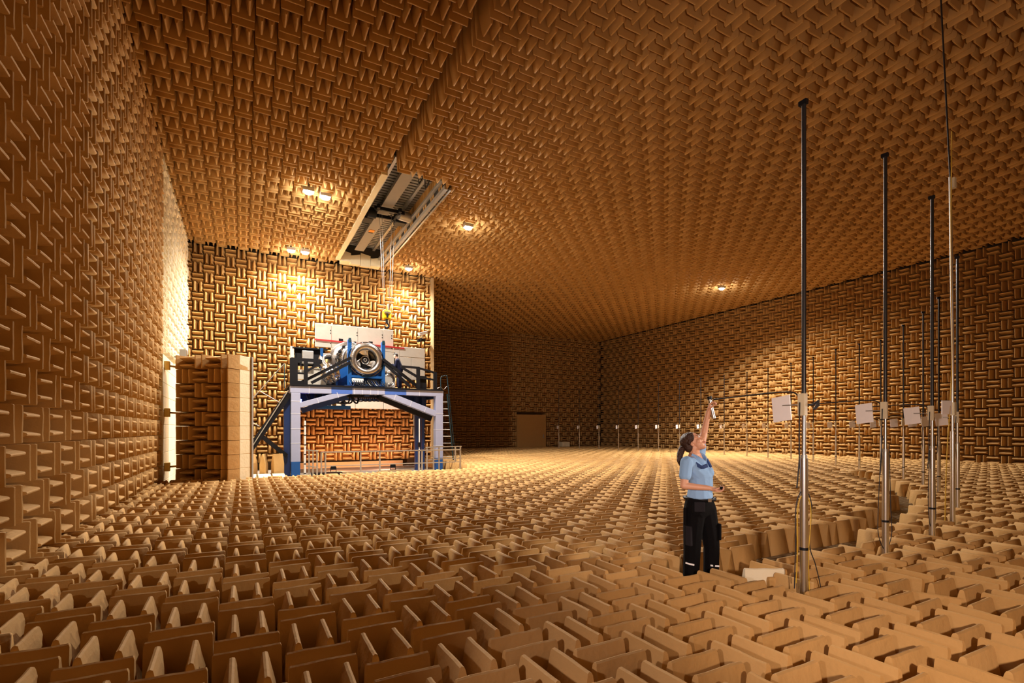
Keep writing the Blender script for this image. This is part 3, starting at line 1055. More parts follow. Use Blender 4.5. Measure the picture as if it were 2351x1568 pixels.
# crumpled foil duct left of the cradle
bm = bmesh.new()
bmesh.ops.create_icosphere(bm, subdivisions=4, radius=1)
for v in bm.verts:
    nrm = v.co.copy()
    k = 1 + .10 * math.sin(9 * v.co.x + 3 * v.co.z) + .09 * math.sin(13 * v.co.y + 5 * v.co.z) + random.uniform(-.05, .05)
    v.co = Vector((nrm.x * .36 * k, nrm.y * .3 * k, nrm.z * .40 * k))
me = bpy.data.meshes.new('foil_duct')
bm.to_mesh(me)
bm.free()
me.materials.append(M_FOIL)
o = bpy.data.objects.new('foil_duct', me)
o.location = Vector((3.12, 21.6, 4.53)) - Vector(eng.location)
link(o, eng)
MB().tube(spline([(3.1, 21.6, 4.7), (2.85, 21.8, 5.0), (2.9, 22.2, 5.3), (3.2, 22.4, 5.4)], 6), .13, 14).build('bleed_duct', M_BRONZE, eng)

# ---------------------------------------------------------------- cctv camera
t = thing('cctv_camera', (7.86, 24.3, 6.72), 'white surveillance camera on a black bracket at the alcove edge', 'camera')
MB().bar((7.62, 24.05, 6.98), (8.08, 24.2, 7.14), .15, .14).build('body', M_WHITE, t, bevel=.02)
MB().bar((7.6, 24.03, 7.04), (8.1, 24.18, 7.22), .19, .02).build('sunshield', M_WHITE, t)
MB().tube([(7.82, 24.15, 7.0), (7.88, 24.25, 6.78)], .05, 10).build('joint', M_STEEL, t)
MB().tube([(7.75, 24.2, 6.76), (8.0, 24.3, 6.76)], .08, 12).build('motor', M_BLACK, t)
MB().bar((7.7, 24.2, 6.72), (7.7, 24.46, 6.72), .12, .12).build('bracket', M_BLACK, t)

# ---------------------------------------------------------------- ladder on the right of the stand
t = thing('access_ladder', (8.1, 21.5, .5), 'teal access ladder with rungs leaning at the right of the test stand', 'ladder')
MB().tube([(8.12, 21.45, 3.9), (8.42, 21.45, .9)], .03, 8).build('stile', M_TEAL, t)
MB().tube([(7.86, 21.55, 4.05), (7.93, 21.55, .9)], .03, 8).build('stile', M_GALV, t)
for k in range(9):
    z = 1.05 + k * .31
    f = (3.9 - z) / 3.0
    MB().tube([(7.86 + .07 * f, 21.55, z), (8.12 + .3 * f, 21.45, z)], .018, 6).build('rung', M_GALV, t)
MB().tube(spline([(7.84, 21.5, 4.05), (7.84, 21.5, 4.62), (7.95, 21.5, 4.70), (8.1, 21.5, 4.72), (8.16, 21.48, 4.4), (8.45, 21.45, 1.6)], 6), .016, 6).build('handrail', M_TEAL, t)
MB().tube(spline([(7.6, 21.4, 4.1), (7.8, 21.45, 4.2), (7.95, 21.45, 4.1), (8.12, 21.48, 4.25)], 6), .01, 6).build('safety_chain', M_STEEL, t)

# thin stair rail left of the stand
t = thing('stair_rail', (.7, 22.2, .5), 'thin steel stair handrail rising left of the test stand behind the black strut', 'railing')
MB().tube([(-.45, 22.2, 2.55), (1.45, 22.2, 4.95)], .018, 6).build('handrail', M_GALV, t)
for x in (-.2, .55):
    z = 2.55 + (x + .45) * 1.263
    MB().tube([(x, 22.2, z), (x + .75, 22.2, z - .45)], .014, 6).build('strut', M_GALV, t)
MB().tube([(-.45, 22.2, .5), (-.45, 22.2, 2.55)], .018, 6).build('post', M_GALV, t)
MB().tube([(1.45, 22.2, 3.95), (1.45, 22.2, 4.95)], .018, 6).build('post', M_TEAL, t)

# ---------------------------------------------------------------- pit guard rails
t = thing('pit_railing', (5.0, 19.0, .5), 'long galvanised guard rail in front of the test stand', 'railing')
for x in (2.44, 2.58, 3.81, 4.51, 6.02, 6.15, 7.76):
    MB().box(x - .025, x + .025, 18.975, 19.025, .5, 1.47).build('post', M_GALV, t)
MB().bar((2.42, 19, 1.475), (7.78, 19, 1.475), .05, .045).build('top_rail', M_GALV, t)
MB().bar((2.42, 19, .98), (7.78, 19, .98), .04, .035).build('mid_rail', M_GALV, t)
t = thing('pit_railing', (2.12, 19.6, .5), 'short blue-lit guard rail section beside the left leg of the stand', 'railing')
for (x, y) in ((1.98, 20.0), (2.1, 19.6), (2.2, 19.3), (2.3, 19.0)):
    MB().box(x - .025, x + .025, y - .02, y + .02, .5, 1.52).build('post', M_GALV, t)
MB().bar((1.98, 20.0, 1.53), (2.32, 18.95, 1.53), .045, .045).build('top_rail', M_GALV, t)
MB().bar((1.98, 20.0, .95), (2.32, 18.95, .95), .04, .035).build('mid_rail', M_GALV, t)
t = thing('pit_railing', (7.2, 19.8, .5), 'galvanised guard rail section around the ladder foot at the right', 'railing')
for (x, y) in ((6.55, 19.6), (6.9, 19.8), (7.25, 20.1), (7.9, 19.9), (8.25, 20.2)):
    MB().box(x - .025, x + .025, y - .025, y + .025, .5, 1.55).build('post', M_GALV, t)
MB().bar((6.5, 19.55, 1.56), (7.3, 20.15, 1.56), .045, .045).build('top_rail', M_GALV, t)
MB().bar((7.3, 20.15, 1.56), (8.3, 20.2, 1.56), .045, .045).build('top_rail', M_GALV, t)
MB().bar((6.5, 19.55, 1.05), (7.3, 20.15, 1.05), .04, .035).build('mid_rail', M_GALV, t)
MB().bar((7.3, 20.15, 1.05), (8.3, 20.2, 1.05), .04, .035).build('mid_rail', M_GALV, t)
t = thing('marker_mast', (1.95, 19.6, .5), 'white pole with black bands beside the left leg of the stand', 'pole')
MB().tube([(1.93, 19.3, .5), (1.93, 19.3, 2.6)], .035, 10).build('pole', M_WHITE, t)
for k in range(6):
    MB().tube([(1.93, 19.3, .7 + k * .34), (1.93, 19.3, .74 + k * .34)], .038, 10).build('band', M_BLACK, t)
t = thing('marker_mast', (6.9, 20.0, .5), 'thin white pole standing at the right end of the wedge wall', 'pole')
MB().tube([(6.55, 20.6, .5), (6.55, 20.6, 2.75)], .025, 8).build('pole', M_WHITE, t)
MB().box(6.50, 6.60, 20.55, 20.65, 1.55, 1.75).build('clamp', M_BLACK, t)
# planks and bars on the pit floor
for k, (x0, x1, y0, z, lb) in enumerate(((2.9, 4.2, 21.2, .50, 'long timber plank on the pit floor left under the stand'),
                                         (4.1, 5.3, 20.2, .50, 'timber plank on the pit floor in the middle under the stand'),
                                         (5.0, 6.4, 21.2, .50, 'timber plank on the pit floor right under the stand'))):
    tag(MB().box(x0, x1, y0, y0 + .2, z, z + .06).build('timber_plank', M_PLANK), lb, 'plank', 'planks under the test stand')
tag(MB().box(2.3, 3.4, 20.4, 20.9, .5, .62).build('floor_channel', M_BLACK), 'black floor channel beside the left leg of the stand', 'channel')

# two small work lamps on the pit floor facing the lower wedge wall
for x, w, c, lb in ((3.3, 330, (1.0, .45, .22), 'left'), (5.8, 330, (1.0, .48, .32), 'right')):
    t = thing('work_lamp', (x, 22.0, .5), 'small black work lamp on the pit floor, the %s one of two under the stand' % lb, 'lamp', 'work lamps under the stand')
    MB().box(x - .1, x + .1, 21.95, 22.05, .62, .78).build('housing', M_BLACK, t)
    MB().box(x - .08, x + .08, 22.05, 22.06, .64, .76).build('lamp_glass', M_BULB, t)
    MB().bar((x - .12, 22.0, .52), (x + .12, 22.0, .52), .16, .03).build('foot', M_BLACK, t)
    MB().box(x - .12, x - .10, 21.98, 22.02, .5, .72).build('bracket', M_BLACK, t)
    MB().box(x + .10, x + .12, 21.98, 22.02, .5, .72).build('bracket', M_BLACK, t)
    lamp('work_light', (x, 22.12, .72), w, c, 'SPOT', .06, (4.55, 24.5, 1.9), 150, .7)

# box standing by the far wall
tag(MB().box(22.98, 23.7, 34.3, 34.9, .9, 1.28).build('storage_box', M_PALE, bevel=.02), 'small pale box standing on the far floor beside the dark wall', 'box')


# ---------------------------------------------------------------- microphone masts
ORD = ['first', 'second', 'third', 'fourth', 'fifth', 'sixth', 'seventh', 'eighth', 'ninth', 'tenth', 'eleventh', 'twelfth', 'thirteenth', 'fourteenth',
       'fifteenth', 'sixteenth', 'seventeenth', 'eighteenth', 'nineteenth', 'twentieth', 'twenty-first', 'twenty-second', 'twenty-third']


def make_mast(top, detail=True):
    """local: z up from the wedge tips, +x points to the engine."""
    t = bpy.data.objects.new('microphone_mast', None)
    t.empty_display_size = .2
    link(t)
    MB().tube([(0, 0, -.45), (0, 0, -.02), (0, 0, .02), (0, 0, 1.12)], [.034, .034, .034, .034], 14).build('lower_tube', M_STEEL, t, local=True)
    MB().tube([(0, 0, .30), (0, 0, .325)], .0365, 14).build('joint_ring', M_BLACK, t, local=True)
    MB().tube([(0, 0, 1.12), (0, 0, 1.15)], .028, 12).build('collar', M_GALV, t, local=True)
    MB().tube([(.0, 0, 1.15), (0, 0, 1.60)], .018, 10).build('middle_tube', M_STEEL, t, local=True)
    MB().tube([(.0, 0, 1.60), (0, 0, top)], .019, 10).build('upper_tube', M_CARBON, t, local=True)
    MB().box(-.03, .04, -.02, .02, top - .01, top + .03).build('end_cap', M_BLACK, t, local=True)
    MB().box(-.02, .045, -.024, .024, 1.50, 1.70).build('clamp', M_CREAM, t, local=True, bevel=.004)
    # white plate held out beside the mast (towards +x, slightly tilted)
    m = MB()
    m.obox((.22, -.01, 1.57), (.088, 0, -.012), (0, .006, 0), (.010, 0, .115))
    m.build('plate', M_PLATE, t, local=True)
    MB().tube([(.03, 0, 1.60), (.20, 0, 1.60)], .006, 6).build('plate_arm', M_GALV, t, local=True)
    MB().tube(spline([(.04, 0, 1.66), (.10, 0, 1.715), (.28, 0, 1.725), (.6, 0, 1.715), (.94, 0, 1.70)], 5), .007, 6).build('boom', M_RUBBER, t, local=True)
    MB().tube([(.93, 0, 1.70), (.985, 0, 1.698)], .009, 8).build('microphone', M_BLACK, t, local=True)
    if detail:
        MB().tube(spline([(.02, .03, 1.62), (.03, .02, 1.3), (.03, .02, 1.1), (.04, .04, .85)], 6), .006, 6).build('cable', M_RUBBER, t, local=True)
    return t


def loop_cable(t, pts, mt=M_RUBBER, r=.0045):
    MB().tube(spline(pts, 8), r, 6).build('cable', mt, t, local=True)


mast_tops = [4.29, 4.56, 4.51, 4.47, 4.38, 4.33, 4.33, 4.35, 4.40, 4.55, 4.50, 4.50, 4.45] + [4.4] * 10
for k, (x, y) in enumerate(MASTS):
    t = make_mast(mast_tops[k], k < 6)
    t.location = (x, y, ZF)
    ang = math.atan2(ARC[1] - y, ARC[0] - x)
    t.rotation_euler = (0, 0, ang)
    if k == 0:
        lb = 'nearest and largest microphone mast, right beside the reaching woman'
    else:
        lb = '%s microphone mast along the arc counting from the woman' % ORD[k]
    tag(t, lb, 'mast', 'microphone masts along the arc')
    if k == 0:
        # world-facing loops: local frame has +x to the engine, so -y is screen right
        loop_cable(t, [(.05, .06, -.05), (.03, .075, .3), (.02, .08, .7), (.0, .0, .84), (-.02, -.08, .7), (-.02, -.05, .35), (-.02, -.14, .15), (-.02, -.22, -.1), (-.02, -.16, -.25)])
        loop_cable(t, [(.04, .05, .0), (.02, .06, .3), (.01, .07, .68), (.0, .0, .80), (-.02, -.07, .66), (-.02, -.035, .25), (-.02, -.05, -.1)], M_YCAB)
        loop_cable(t, [(.04, -.02, 1.60), (-.04, -.06, 1.60), (-.06, -.12, 1.63), (-.04, -.09, 1.56), (-.05, -.14, 1.60)], M_RUBBER, .01)
    elif k == 1:
        loop_cable(t, [(.02, .02, 1.3), (.03, .06, .95), (.03, .12, .4), (.02, .13, .15), (.0, .0, -.02), (-.02, -.12, .15), (-.02, -.09, .5), (-.02, -.05, 1.2)])
    elif k == 2:
        loop_cable(t, [(.02, .03, 1.1), (.03, .06, .5), (.02, .05, .15), (0, -.02, .02), (-.02, -.09, .2), (-.02, -.05, .8), (-.02, -.04, 1.3)])
    elif k == 3:
        loop_cable(t, [(.02, -.03, 1.1), (-.03, -.22, 1.0), (-.03, -.34, .7), (-.03, -.37, .3), (-.03, -.3, .0)], M_YCAB)

# tall rod from floor to ceiling
t = thing('ceiling_rod', (ROD[0], ROD[1], ZF), 'tallest thin rod running from the floor up to the ceiling among the masts', 'rod')
MB().tube([(0, 0, -.45), (0, 0, 1.35)], .034, 14).build('lower_tube', M_STEEL, t, local=True)
MB().tube([(0, 0, 1.35), (-.0, 0, 2.7)], .02, 10).build('middle_tube', M_STEEL, t, local=True)
MB().tube([(0, 0, 2.7), (-.03, 0.02, 5.3)], .019, 10).build('upper_tube', M_GALV, t, local=True)
MB().tube([(-.03, 0.02, 5.3), (-.25, .1, 9.2)], .012, 8).build('ceiling_tube', M_CARBON, t, local=True)
MB().box(-.035, .035, -.035, .035, 5.12, 5.28).build('coupling', M_CREAM, t, local=True)
MB().box(-.02, .05, -.03, .03, 1.60, 1.80).build('clamp', M_CREAM, t, local=True)
m = MB()
m.obox((-.14, .02, 1.72), (.085, -.03, 0), (.002, .006, 0), (0, 0, .105))
m.build('plate', M_PLATE, t, local=True)
MB().tube(spline([(-.03, 0, 6.0), (-.06, 0, 4.0), (-.02, 0, 2.6), (-.10, 0, 1.6), (-.16, 0, 1.2), (-.22, 0, .6), (-.25, 0, -.1)], 6), .007, 6).build('cable', M_YCAB, t, local=True)


# ---------------------------------------------------------------- people
_b = bmesh.new()
bmesh.ops.create_icosphere(_b, subdivisions=2, radius=1)
_b.verts.index_update()
ICO_V = [q.co.copy() for q in _b.verts]
ICO_F = [[q.index for q in f.verts] for f in _b.faces]
_b.free()


def blob(name, parts, voxel, material, parent, smooth=5, factor=.5):
    """Union of tapered capsules and ellipsoids, voxel-remeshed to one continuous surface."""
    V, F = [], []

    def sph(c, r):
        rr = r if isinstance(r, (tuple, list)) else (r, r, r)
        return [Vector((q.x * rr[0] + c[0], q.y * rr[1] + c[1], q.z * rr[2] + c[2])) for q in ICO_V]

    def put(vs, fs):
        n = len(V)
        V.extend(vs)
        F.extend([[i + n for i in f] for f in fs])

    def hull(vs):
        tb = bmesh.new()
        for q in vs:
            tb.verts.new(q)
        bmesh.ops.convex_hull(tb, input=tb.verts[:], use_existing_faces=False)
        bmesh.ops.delete(tb, geom=[q for q in tb.verts if not q.link_faces], context='VERTS')
        tb.verts.index_update()
        put([q.co.copy() for q in tb.verts], [[q.index for q in f.verts] for f in tb.faces])
        tb.free()
    for p in parts:
        if p[0] == 'c':
            hull(sph(p[1], p[2]) + sph(p[3], p[4]))
        elif p[0] == 'e':
            rot = p[3] if len(p) > 3 else Matrix.Identity(3)
            put([rot @ q + Vector(p[1]) for q in sph((0, 0, 0), p[2])], ICO_F)
        elif p[0] == 'h':      # hull of several spheres
            vs = []
            for c, r in p[1]:
                vs += sph(c, r)
            hull(vs)
    bm = bmesh.new()
    bv = [bm.verts.new(q) for q in V]
    for f in F:
        bm.faces.new([bv[i] for i in f])
    me = bpy.data.meshes.new(name)
    bm.to_mesh(me)
    bm.free()
    tmp = bpy.data.objects.new(name, me)
    col.objects.link(tmp)
    md = tmp.modifiers.new('r', 'REMESH')
    md.mode = 'VOXEL'
    md.voxel_size = voxel
    md.use_smooth_shade = True
    sm = tmp.modifiers.new('s', 'SMOOTH')
    sm.iterations = smooth
    sm.factor = factor
    dg = bpy.context.evaluated_depsgraph_get()
    me2 = bpy.data.meshes.new_from_object(tmp.evaluated_get(dg))
    bpy.data.objects.remove(tmp)
    bpy.data.meshes.remove(me)
    me2.name = name
    for p in me2.polygons:
        p.use_smooth = True
    me2.materials.clear()
    me2.materials.append(material)
    o = bpy.data.objects.new(name, me2)
    return link(o, parent)


def mirror(parts):
    return parts


# ---- the woman: local x = to the right in the picture, y = away, z up from the walkway
W0 = Vector((4.154, 3.68, 0.60))
woman = thing('person', W0, 'woman in light blue polo shirt and black work trousers reaching up to a microphone', 'person', rz=-YAW)
HC = Vector((-.060, -.01, 1.545))
HROT = Matrix.Rotation(R(-32), 3, 'Z') @ Matrix.Rotation(R(-36), 3, 'Y')


def H(x, y, z):
    return HC + HROT @ Vector((x, y, z))


body = []
head = [('e', HC + HROT @ Vector((-.014, 0, .028)), (.096, .073, .087), HROT),
        ('e', H(.034, 0, -.030), (.056, .056, .076), HROT),
        ('e', H(.030, 0, -.068), (.052, .047, .036), HROT),
        ('c', H(.060, 0, -.098), .019, H(.045, 0, -.085), .03),
        ('c', H(.086, 0, .018), .008, H(.104, 0, -.022), .0125),
        ('e', H(.094, 0, -.027), (.012, .018, .010), HROT),
        ('c', H(.078, -.035, .032), .010, H(.080, .035, .032), .010),
        ('e', H(.084, 0, -.055), (.012, .022, .0075), HROT), ('e', H(.080, 0, -.068), (.012, .018, .008), HROT),
        ('e', H(.052, .036, -.022), (.028, .024, .026), HROT), ('e', H(.052, -.036, -.022), (.028, .024, .026), HROT),
        ('e', H(-.008, -.074, -.016), (.017, .009, .030), HROT), ('e', H(-.008, .074, -.016), (.017, .009, .030), HROT),
        ('c', H(-.025, 0, -.05), .05, (-.045, .0, 1.40), .055)]
SR = Vector((-.165, -.115, 1.345))     # near (right) shoulder
SL = Vector((.045, .115, 1.425))       # far, raised shoulder
ER, WR = Vector((-.212, -.165, 1.115)), Vector((.015, -.235, 1.098))
EL, WL = Vector((.115, .165, 1.640)), Vector((.148, .125, 1.866))
torso = [('h', [((-.12, -.09, 1.33), .062), ((.02, .09, 1.385), .062), ((-.05, 0, 1.40), .06), ((.02, -.03, 1.20), .10), ((-.03, .03, 1.20), .10)]),
         ('h', [((.0, -.02, 1.20), .105), ((.0, .0, 1.03), .098), ((.01, 0, 1.10), .10)]),
         ('h', [((.0, -.04, .92), .08), ((.03, .04, .92), .08), ((.0, 0, 1.03), .09)])]
legs = [('c', (-.055, -.03, .84), .075, (-.075, -.04, .48), .055), ('c', (-.075, -.04, .48), .062, (-.095, -.03, .09), .042),
        ('c', (.085, .02, .84), .075, (.125, .0, .48), .055), ('c', (.125, .0, .48), .062, (.13, .02, .09), .042),
        ('c', (-.10, -.02, .05), .04, (.06, -.09, .04), .03), ('c', (.13, .03, .05), .04, (.28, -.05, .04), .03)]
arms = [('c', SR, .052, ER, .037), ('c', ER, .038, WR, .025), ('c', SL, .050, EL, .037), ('c', EL, .037, WL, .025)]


def hand(wrist, direc, palm_n, curl, thumb_side=1, spread=.9):
    """palm plus five fingers; direc: pointing direction, palm_n: normal of the palm side."""
    d = Vector(direc).normalized()
    n = Vector(palm_n)
    n = (n - d * n.dot(d)).normalized()
    s = d.cross(n) * thumb_side
    w = Vector(wrist)
    out = [('h', [(w, .022), (w + d * .035 + s * .018, .018), (w + d * .035 - s * .018, .017), (w + d * .082 + s * .026, .0125), (w + d * .078 - s * .026, .0115)])]
    for f, (off, L) in enumerate(((.027, .072), (.010, .080), (-.008, .074), (-.025, .058))):
        p = w + d * (.082 - .003 * f) + s * off
        dd = d.copy()
        for seg, (frac, rad) in enumerate(((.45, .0092), (.31, .0085), (.24, .0078))):
            ax = s
            dd = (Matrix.Rotation(curl[seg] * thumb_side, 3, ax) @ dd).normalized() if False else (dd * math.cos(curl[seg]) + n * math.sin(curl[seg])).normalized()
            if seg > 0:
                pass
            q = p + dd * L * frac
            out.append(('c', p, rad, q, rad * .93))
            p = q
            # rotate frame for next segment
            n2 = (n - dd * n.dot(dd))
            n_new = n2.normalized() if n2.length > 1e-4 else -d
            n = n_new
        n = Vector(palm_n)
        n = (n - d * n.dot(d)).normalized()
    # thumb from the side of the palm
    p = w + d * .028 + s * .024
    q = p + (d * .55 + s * .55 + n * .55).normalized() * .038
    r_ = q + (d * .75 + n * .65 - s * .05).normalized() * .032
    out += [('c', p, .0125, q, .0105), ('c', q, .0105, r_, .0085)]
    return out


hands = hand(WR, (.95, -.12, -.22), (.1, -.35, 1), (.35, .75, .7), 1)
hands += hand(WL, (.25, -.1, 1), (.85, -.5, -.1), (.6, 1.0, .8), -1)
blob('body', head + torso + legs + arms + hands, .0042, M_SKIN, woman, 4, .45)

# hair, face details
hair = [('e', H(-.030, 0, .042), (.098, .083, .088), HROT), ('e', H(-.06, 0, -.01), (.062, .074, .07), HROT),
        ('e', H(.005, -.062, .055), (.055, .024, .05), HROT), ('e', H(.005, .062, .055), (.055, .024, .05), HROT),
        ('c', H(.045, -.05, .075), .016, H(-.02, -.078, .01), .018), ('c', H(.045, .05, .075), .016, H(-.02, .078, .01), .018)]
blob('hair', hair, .006, M_HAIR, woman, 3)
pt = [H(-.105, 0, .015), Vector((-.175, .01, 1.47)), Vector((-.195, .0, 1.42)), Vector((-.21, -.02, 1.36)), Vector((-.205, -.03, 1.31))]
tail = [('c', pt[i], (.030, .036, .034, .026, .010)[i], pt[i + 1], (.030, .036, .034, .026, .010)[i + 1]) for i in range(4)]
blob('ponytail', tail, .006, M_HAIR, woman, 3)
MB().lathe([(.022, -.008), (.036, -.008), (.036, .008), (.022, .008)], pt[0] + Vector((-.015, 0, -.01)), (-.8, 0, -.6), 14, True).build('hair_tie', M_BLACK, woman, local=True)
for s in (-1, 1):
    c = H(.083, s * .030, .012)
    MB().ball(c, (.012, .012, .009)).build('eye', M_EYE, woman, local=True)
    MB().ball(H(.0925, s * .030, .014), .005, 8, 5).build('iris', M_IRIS, woman, local=True)
    MB().tube([H(.088, s * .014, .031), H(.092, s * .03, .036), H(.078, s * .05, .030)], .0035, 6).build('eyebrow', M_HAIR, woman, local=True)
MB().tube([H(.090, -.020, -.060), H(.0975, -.007, -.056), H(.0975, .007, -.056), H(.090, .020, -.060)], .0045, 6).build('upper_lip', M_LIP, woman, local=True)
MB().tube([H(.088, -.018, -.063), H(.0945, 0, -.067), H(.088, .018, -.063)], .005, 6).build('lower_lip', M_LIP, woman, local=True)

# polo shirt
EXo = .014
shirt = [('h', [((-.125, -.09, 1.325), .072), ((.025, .09, 1.38), .070), ((-.05, 0, 1.375), .068), ((.015, -.03, 1.20), .112), ((-.03, .03, 1.20), .112)]),
         ('e', (.07, -.055, 1.235), (.065, .06, .062)), ('e', (.105, .035, 1.24), (.062, .06, .062)),
         ('h', [((.0, -.03, 1.20), .115), ((.035, .02, 1.20), .110), ((.0, .0, 1.06), .110), ((.02, -.02, 1.06), .112)]),
         ('h', [((-.01, -.04, 1.06), .112), ((.03, .04, 1.06), .110), ((-.01, -.05, .985), (.128, .120, .025)), ((.035, .05, .995), (.125, .118, .025))]),
         ('c', SR, .066, SR.lerp(ER, .58), .060), ('c', SL + Vector((0, 0, -.02)), .062, SL.lerp(EL, .34), .056)]
sh = blob('polo_shirt', shirt, .006, M_SHIRT, woman, 4)
# collar and navy placket
for s, pts in ((1, [(-.105, -.075, 1.41), (-.055, -.105, 1.385), (.005, -.10, 1.345), (.035, -.075, 1.33)]), (2, [(.01, .06, 1.425), (.05, .02, 1.40), (.062, -.03, 1.36), (.05, -.06, 1.335)])):
    p = spline(pts, 5)
    m = MB()
    for a, b in zip(p[:-1], p[1:]):
        m.bar(a, b, .012, .05, (0, 0, 1))
    m.build('collar', M_SHIRT, sh, local=True)
for pts in ([(-.085, -.135, 1.335), (-.03, -.155, 1.30), (.03, -.145, 1.315)], [(.075, .0, 1.37), (.088, -.02, 1.33), (.10, -.05, 1.29)]):
    p = spline(pts, 5)
    m = MB()
    for a, b in zip(p[:-1], p[1:]):
        m.bar(a, b, .02, .034, (0, 0, 1))
    m.build('navy_yoke_stripe', M_NAVY, sh, local=True)

# trousers
tr = [('h', [((-.035, -.05, .965), (.115, .108, .03)), ((.045, .05, .965), (.110, .106, .03)), ((-.055, -.05, .86), .118), ((.075, .04, .86), .114)]),
      ('h', [((-.060, -.045, .86), .112), ((-.075, -.04, .66), .098)]), ('h', [((-.075, -.04, .66), .098), ((-.085, -.04, .46), .086)]),
      ('h', [((-.085, -.04, .46), .086), ((-.095, -.03, .10), .078)]),
      ('h', [((.080, .035, .86), .108), ((.110, .01, .66), .094)]), ('h', [((.110, .01, .66), .094), ((.130, .0, .46), .080)]),
      ('h', [((.130, .0, .46), .080), ((.132, .02, .10), .076)])]
trs = blob('work_trousers', tr, .007, M_TROUS, woman, 3)
MB().lathe([(.118, -.02), (.128, -.02), (.128, .02), (.118, .02)], (0, 0, 0), (0, 0, 1), 30, True)
m = MB()
ring = [(.005 + .150 * math.cos(a), .138 * math.sin(a) - .005, 0.968 - .004 * math.cos(a)) for a in np.linspace(0, 2 * PI, 33)]
m.tube(ring, .016, 6, caps=False)
m.build('belt', M_BLACK, trs, local=True)
MB().box(.03, .065, -.168, -.150, .95, .985).build('buckle', M_STEEL, trs, local=True)
MB().obox((-.135, -.10, .60), (.02, -.028, 0), (.018, .012, 0), (0, 0, .10)).build('knee_patch', M_TRGREY, trs, local=True, bevel=.008)
MB().obox((.178, -.02, .63), (.012, .006, 0), (-.02, .05, 0), (0, 0, .085)).build('cargo_pocket', M_TROUS, trs, local=True, bevel=.008)
MB().obox((-.165, -.07, .80), (.014, -.006, 0), (.02, .05, 0), (0, 0, .09)).build('tool_pocket', M_TROUS, trs, local=True, bevel=.008)
MB().obox((-.05, -.155, .90), (.05, -.012, 0), (.004, .014, 0), (0, 0, .05)).build('hip_pocket', M_TRGREY, trs, local=True, bevel=.008)
MB().obox((-.13, -.105, .315), (.034, -.026, -.004), (.003, .003, 0), (0, 0, .008)).build('reflective_strip', M_REFL, trs, local=True)
MB().obox((.14, -.062, .285), (.045, 0, -.004), (0, .003, 0), (0, 0, .008)).build('reflective_strip', M_REFL, trs, local=True)
for x, y in ((-.06, -.06), (.17, -.01)):
    MB().obox((x, y, .03), (.12, -.06, 0), (.03, .045, 0), (0, 0, .03)).build('shoe', M_BLACK, woman, local=True, bevel=.02)

# sound calibrator in the raised hand, small part in the other
cl = thing('sound_calibrator', W0 + Matrix.Rotation(-YAW, 3, 'Z') @ Vector((.178, .115, 1.885)), 'silver cylindrical sound calibrator held up in the raised hand', 'calibrator', rz=-YAW)
MB().tube([(.020, 0, -.080), (.0, 0, .0), (-.022, 0, .120)], .021, 14).build('barrel', M_STEEL, cl, local=True)
MB().tube([(-.019, 0, .110), (-.025, 0, .142)], .026, 14).build('black_head', M_BLACK, cl, local=True)
MB().tube([(.0195, 0, -.079), (.022, 0, -.090)], .022, 14).build('end_cap', M_GALV, cl, local=True)
o = MB().tube([(0, -.012, 0), (0, .012, 0)], .016, 14).build('black_disc', M_BLACK)
o.location = W0 + Matrix.Rotation(-YAW, 3, 'Z') @ Vector((.125, -.262, 1.085))
tag(o, 'small black disc held in the lowered hand of the woman', 'disc')

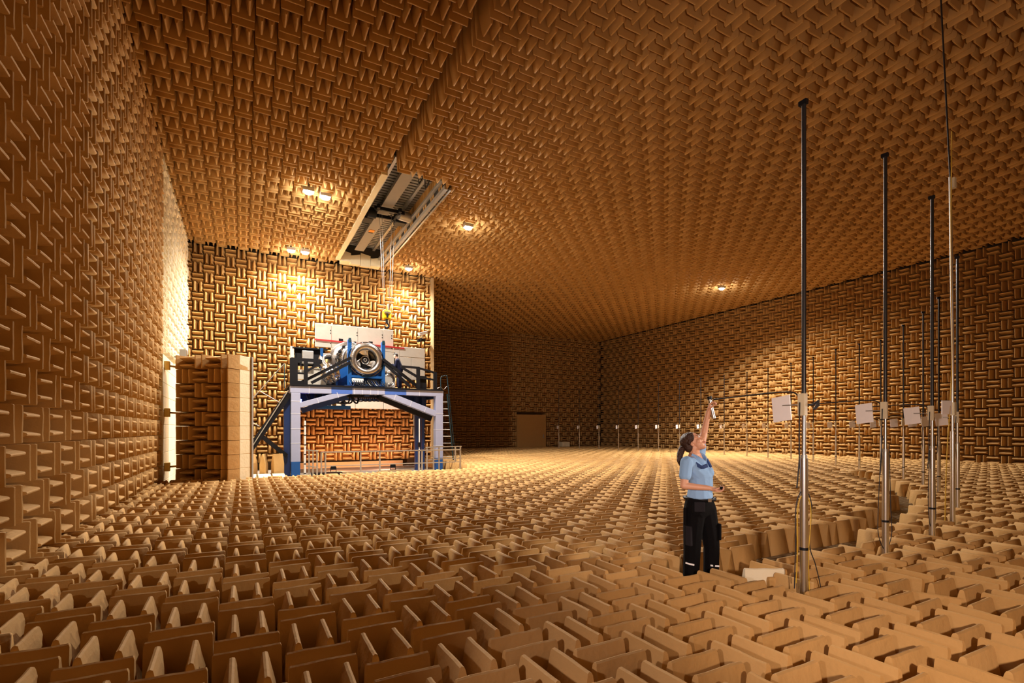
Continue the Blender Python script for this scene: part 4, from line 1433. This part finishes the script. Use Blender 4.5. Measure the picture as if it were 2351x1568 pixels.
# ---- the worker on the deck, facing left, leaning on the engine
K0 = Vector((6.02, 22.0, 4.03))
wk = thing('person', K0, 'worker in navy overalls and dark cap leaning over beside the engine', 'person', rz=-YAW)
b2 = [('e', (-.10, 0, 1.52), (.085, .07, .105)), ('c', (-.17, 0, 1.50), .018, (-.19, 0, 1.49), .014), ('e', (-.12, 0, 1.45), (.06, .05, .05)), ('c', (-.07, 0, 1.45), .05, (-.02, 0, 1.34), .06),
      ('h', [((.0, -.15, 1.28), .07), ((.0, .15, 1.28), .07), ((.09, -.06, .95), .11), ((.09, .06, .95), .11)]),
      ('c', (.08, -.08, .9), .1, (.10, -.09, .48), .07), ('c', (.10, -.09, .48), .07, (.10, -.09, .08), .05), ('c', (.08, .08, .9), .1, (.02, .09, .48), .07), ('c', (.02, .09, .48), .07, (.04, .09, .08), .05),
      ('c', (.0, -.18, 1.27), .055, (-.06, -.2, 1.03), .045), ('c', (-.06, -.2, 1.03), .042, (-.26, -.14, 1.12), .03), ('c', (.0, .18, 1.27), .055, (-.12, .18, 1.06), .045), ('c', (-.12, .18, 1.06), .042, (-.30, .1, 1.16), .03)]
b2 += hand((-.26, -.14, 1.12), (-1, .2, .25), (-.3, .3, -1), (.4, .5, .5), 1) + hand((-.30, .1, 1.16), (-1, 0, .2), (-.3, 0, -1), (.4, .5, .5), -1)
blob('body', b2, .007, M_SKIN2, wk, 3)
cv = [('h', [((.0, -.15, 1.28), .085), ((.0, .15, 1.28), .085), ((-.01, 0, 1.35), .07), ((.09, -.06, .95), .13), ((.09, .06, .95), .13)]),
      ('h', [((.09, -.06, .95), .135), ((.09, .06, .95), .135), ((.08, -.08, .85), .12), ((.08, .08, .85), .12)]),
      ('c', (.08, -.08, .88), .118, (.10, -.09, .48), .09), ('c', (.10, -.09, .48), .09, (.10, -.09, .12), .085), ('c', (.08, .08, .88), .118, (.02, .09, .48), .09), ('c', (.02, .09, .48), .09, (.04, .09, .12), .085),
      ('c', (.0, -.18, 1.27), .075, (-.06, -.2, 1.03), .062), ('c', (-.06, -.2, 1.03), .06, (-.23, -.15, 1.11), .045), ('c', (.0, .18, 1.27), .075, (-.12, .18, 1.06), .062), ('c', (-.12, .18, 1.06), .06, (-.27, .11, 1.15), .045)]
blob('overalls', cv, .012, M_COVER, wk, 3)
blob('cap', [('h', [((-.09, 0, 1.585), (.09, .078, .04)), ((-.085, 0, 1.60), (.07, .06, .045))]), ('h', [((-.15, 0, 1.575), (.06, .05, .01)), ((-.20, 0, 1.565), (.04, .04, .008))])], .008, M_RUBBER, wk, 2)
blob('hair', [('e', (-.06, 0, 1.53), (.07, .073, .06))], .01, M_HAIR, wk, 2)
for y in (-.09, .09):
    MB().box(-.12, .14, y - .05, y + .05, 0, .08).build('shoe', M_BLACK, wk, local=True, bevel=.02)
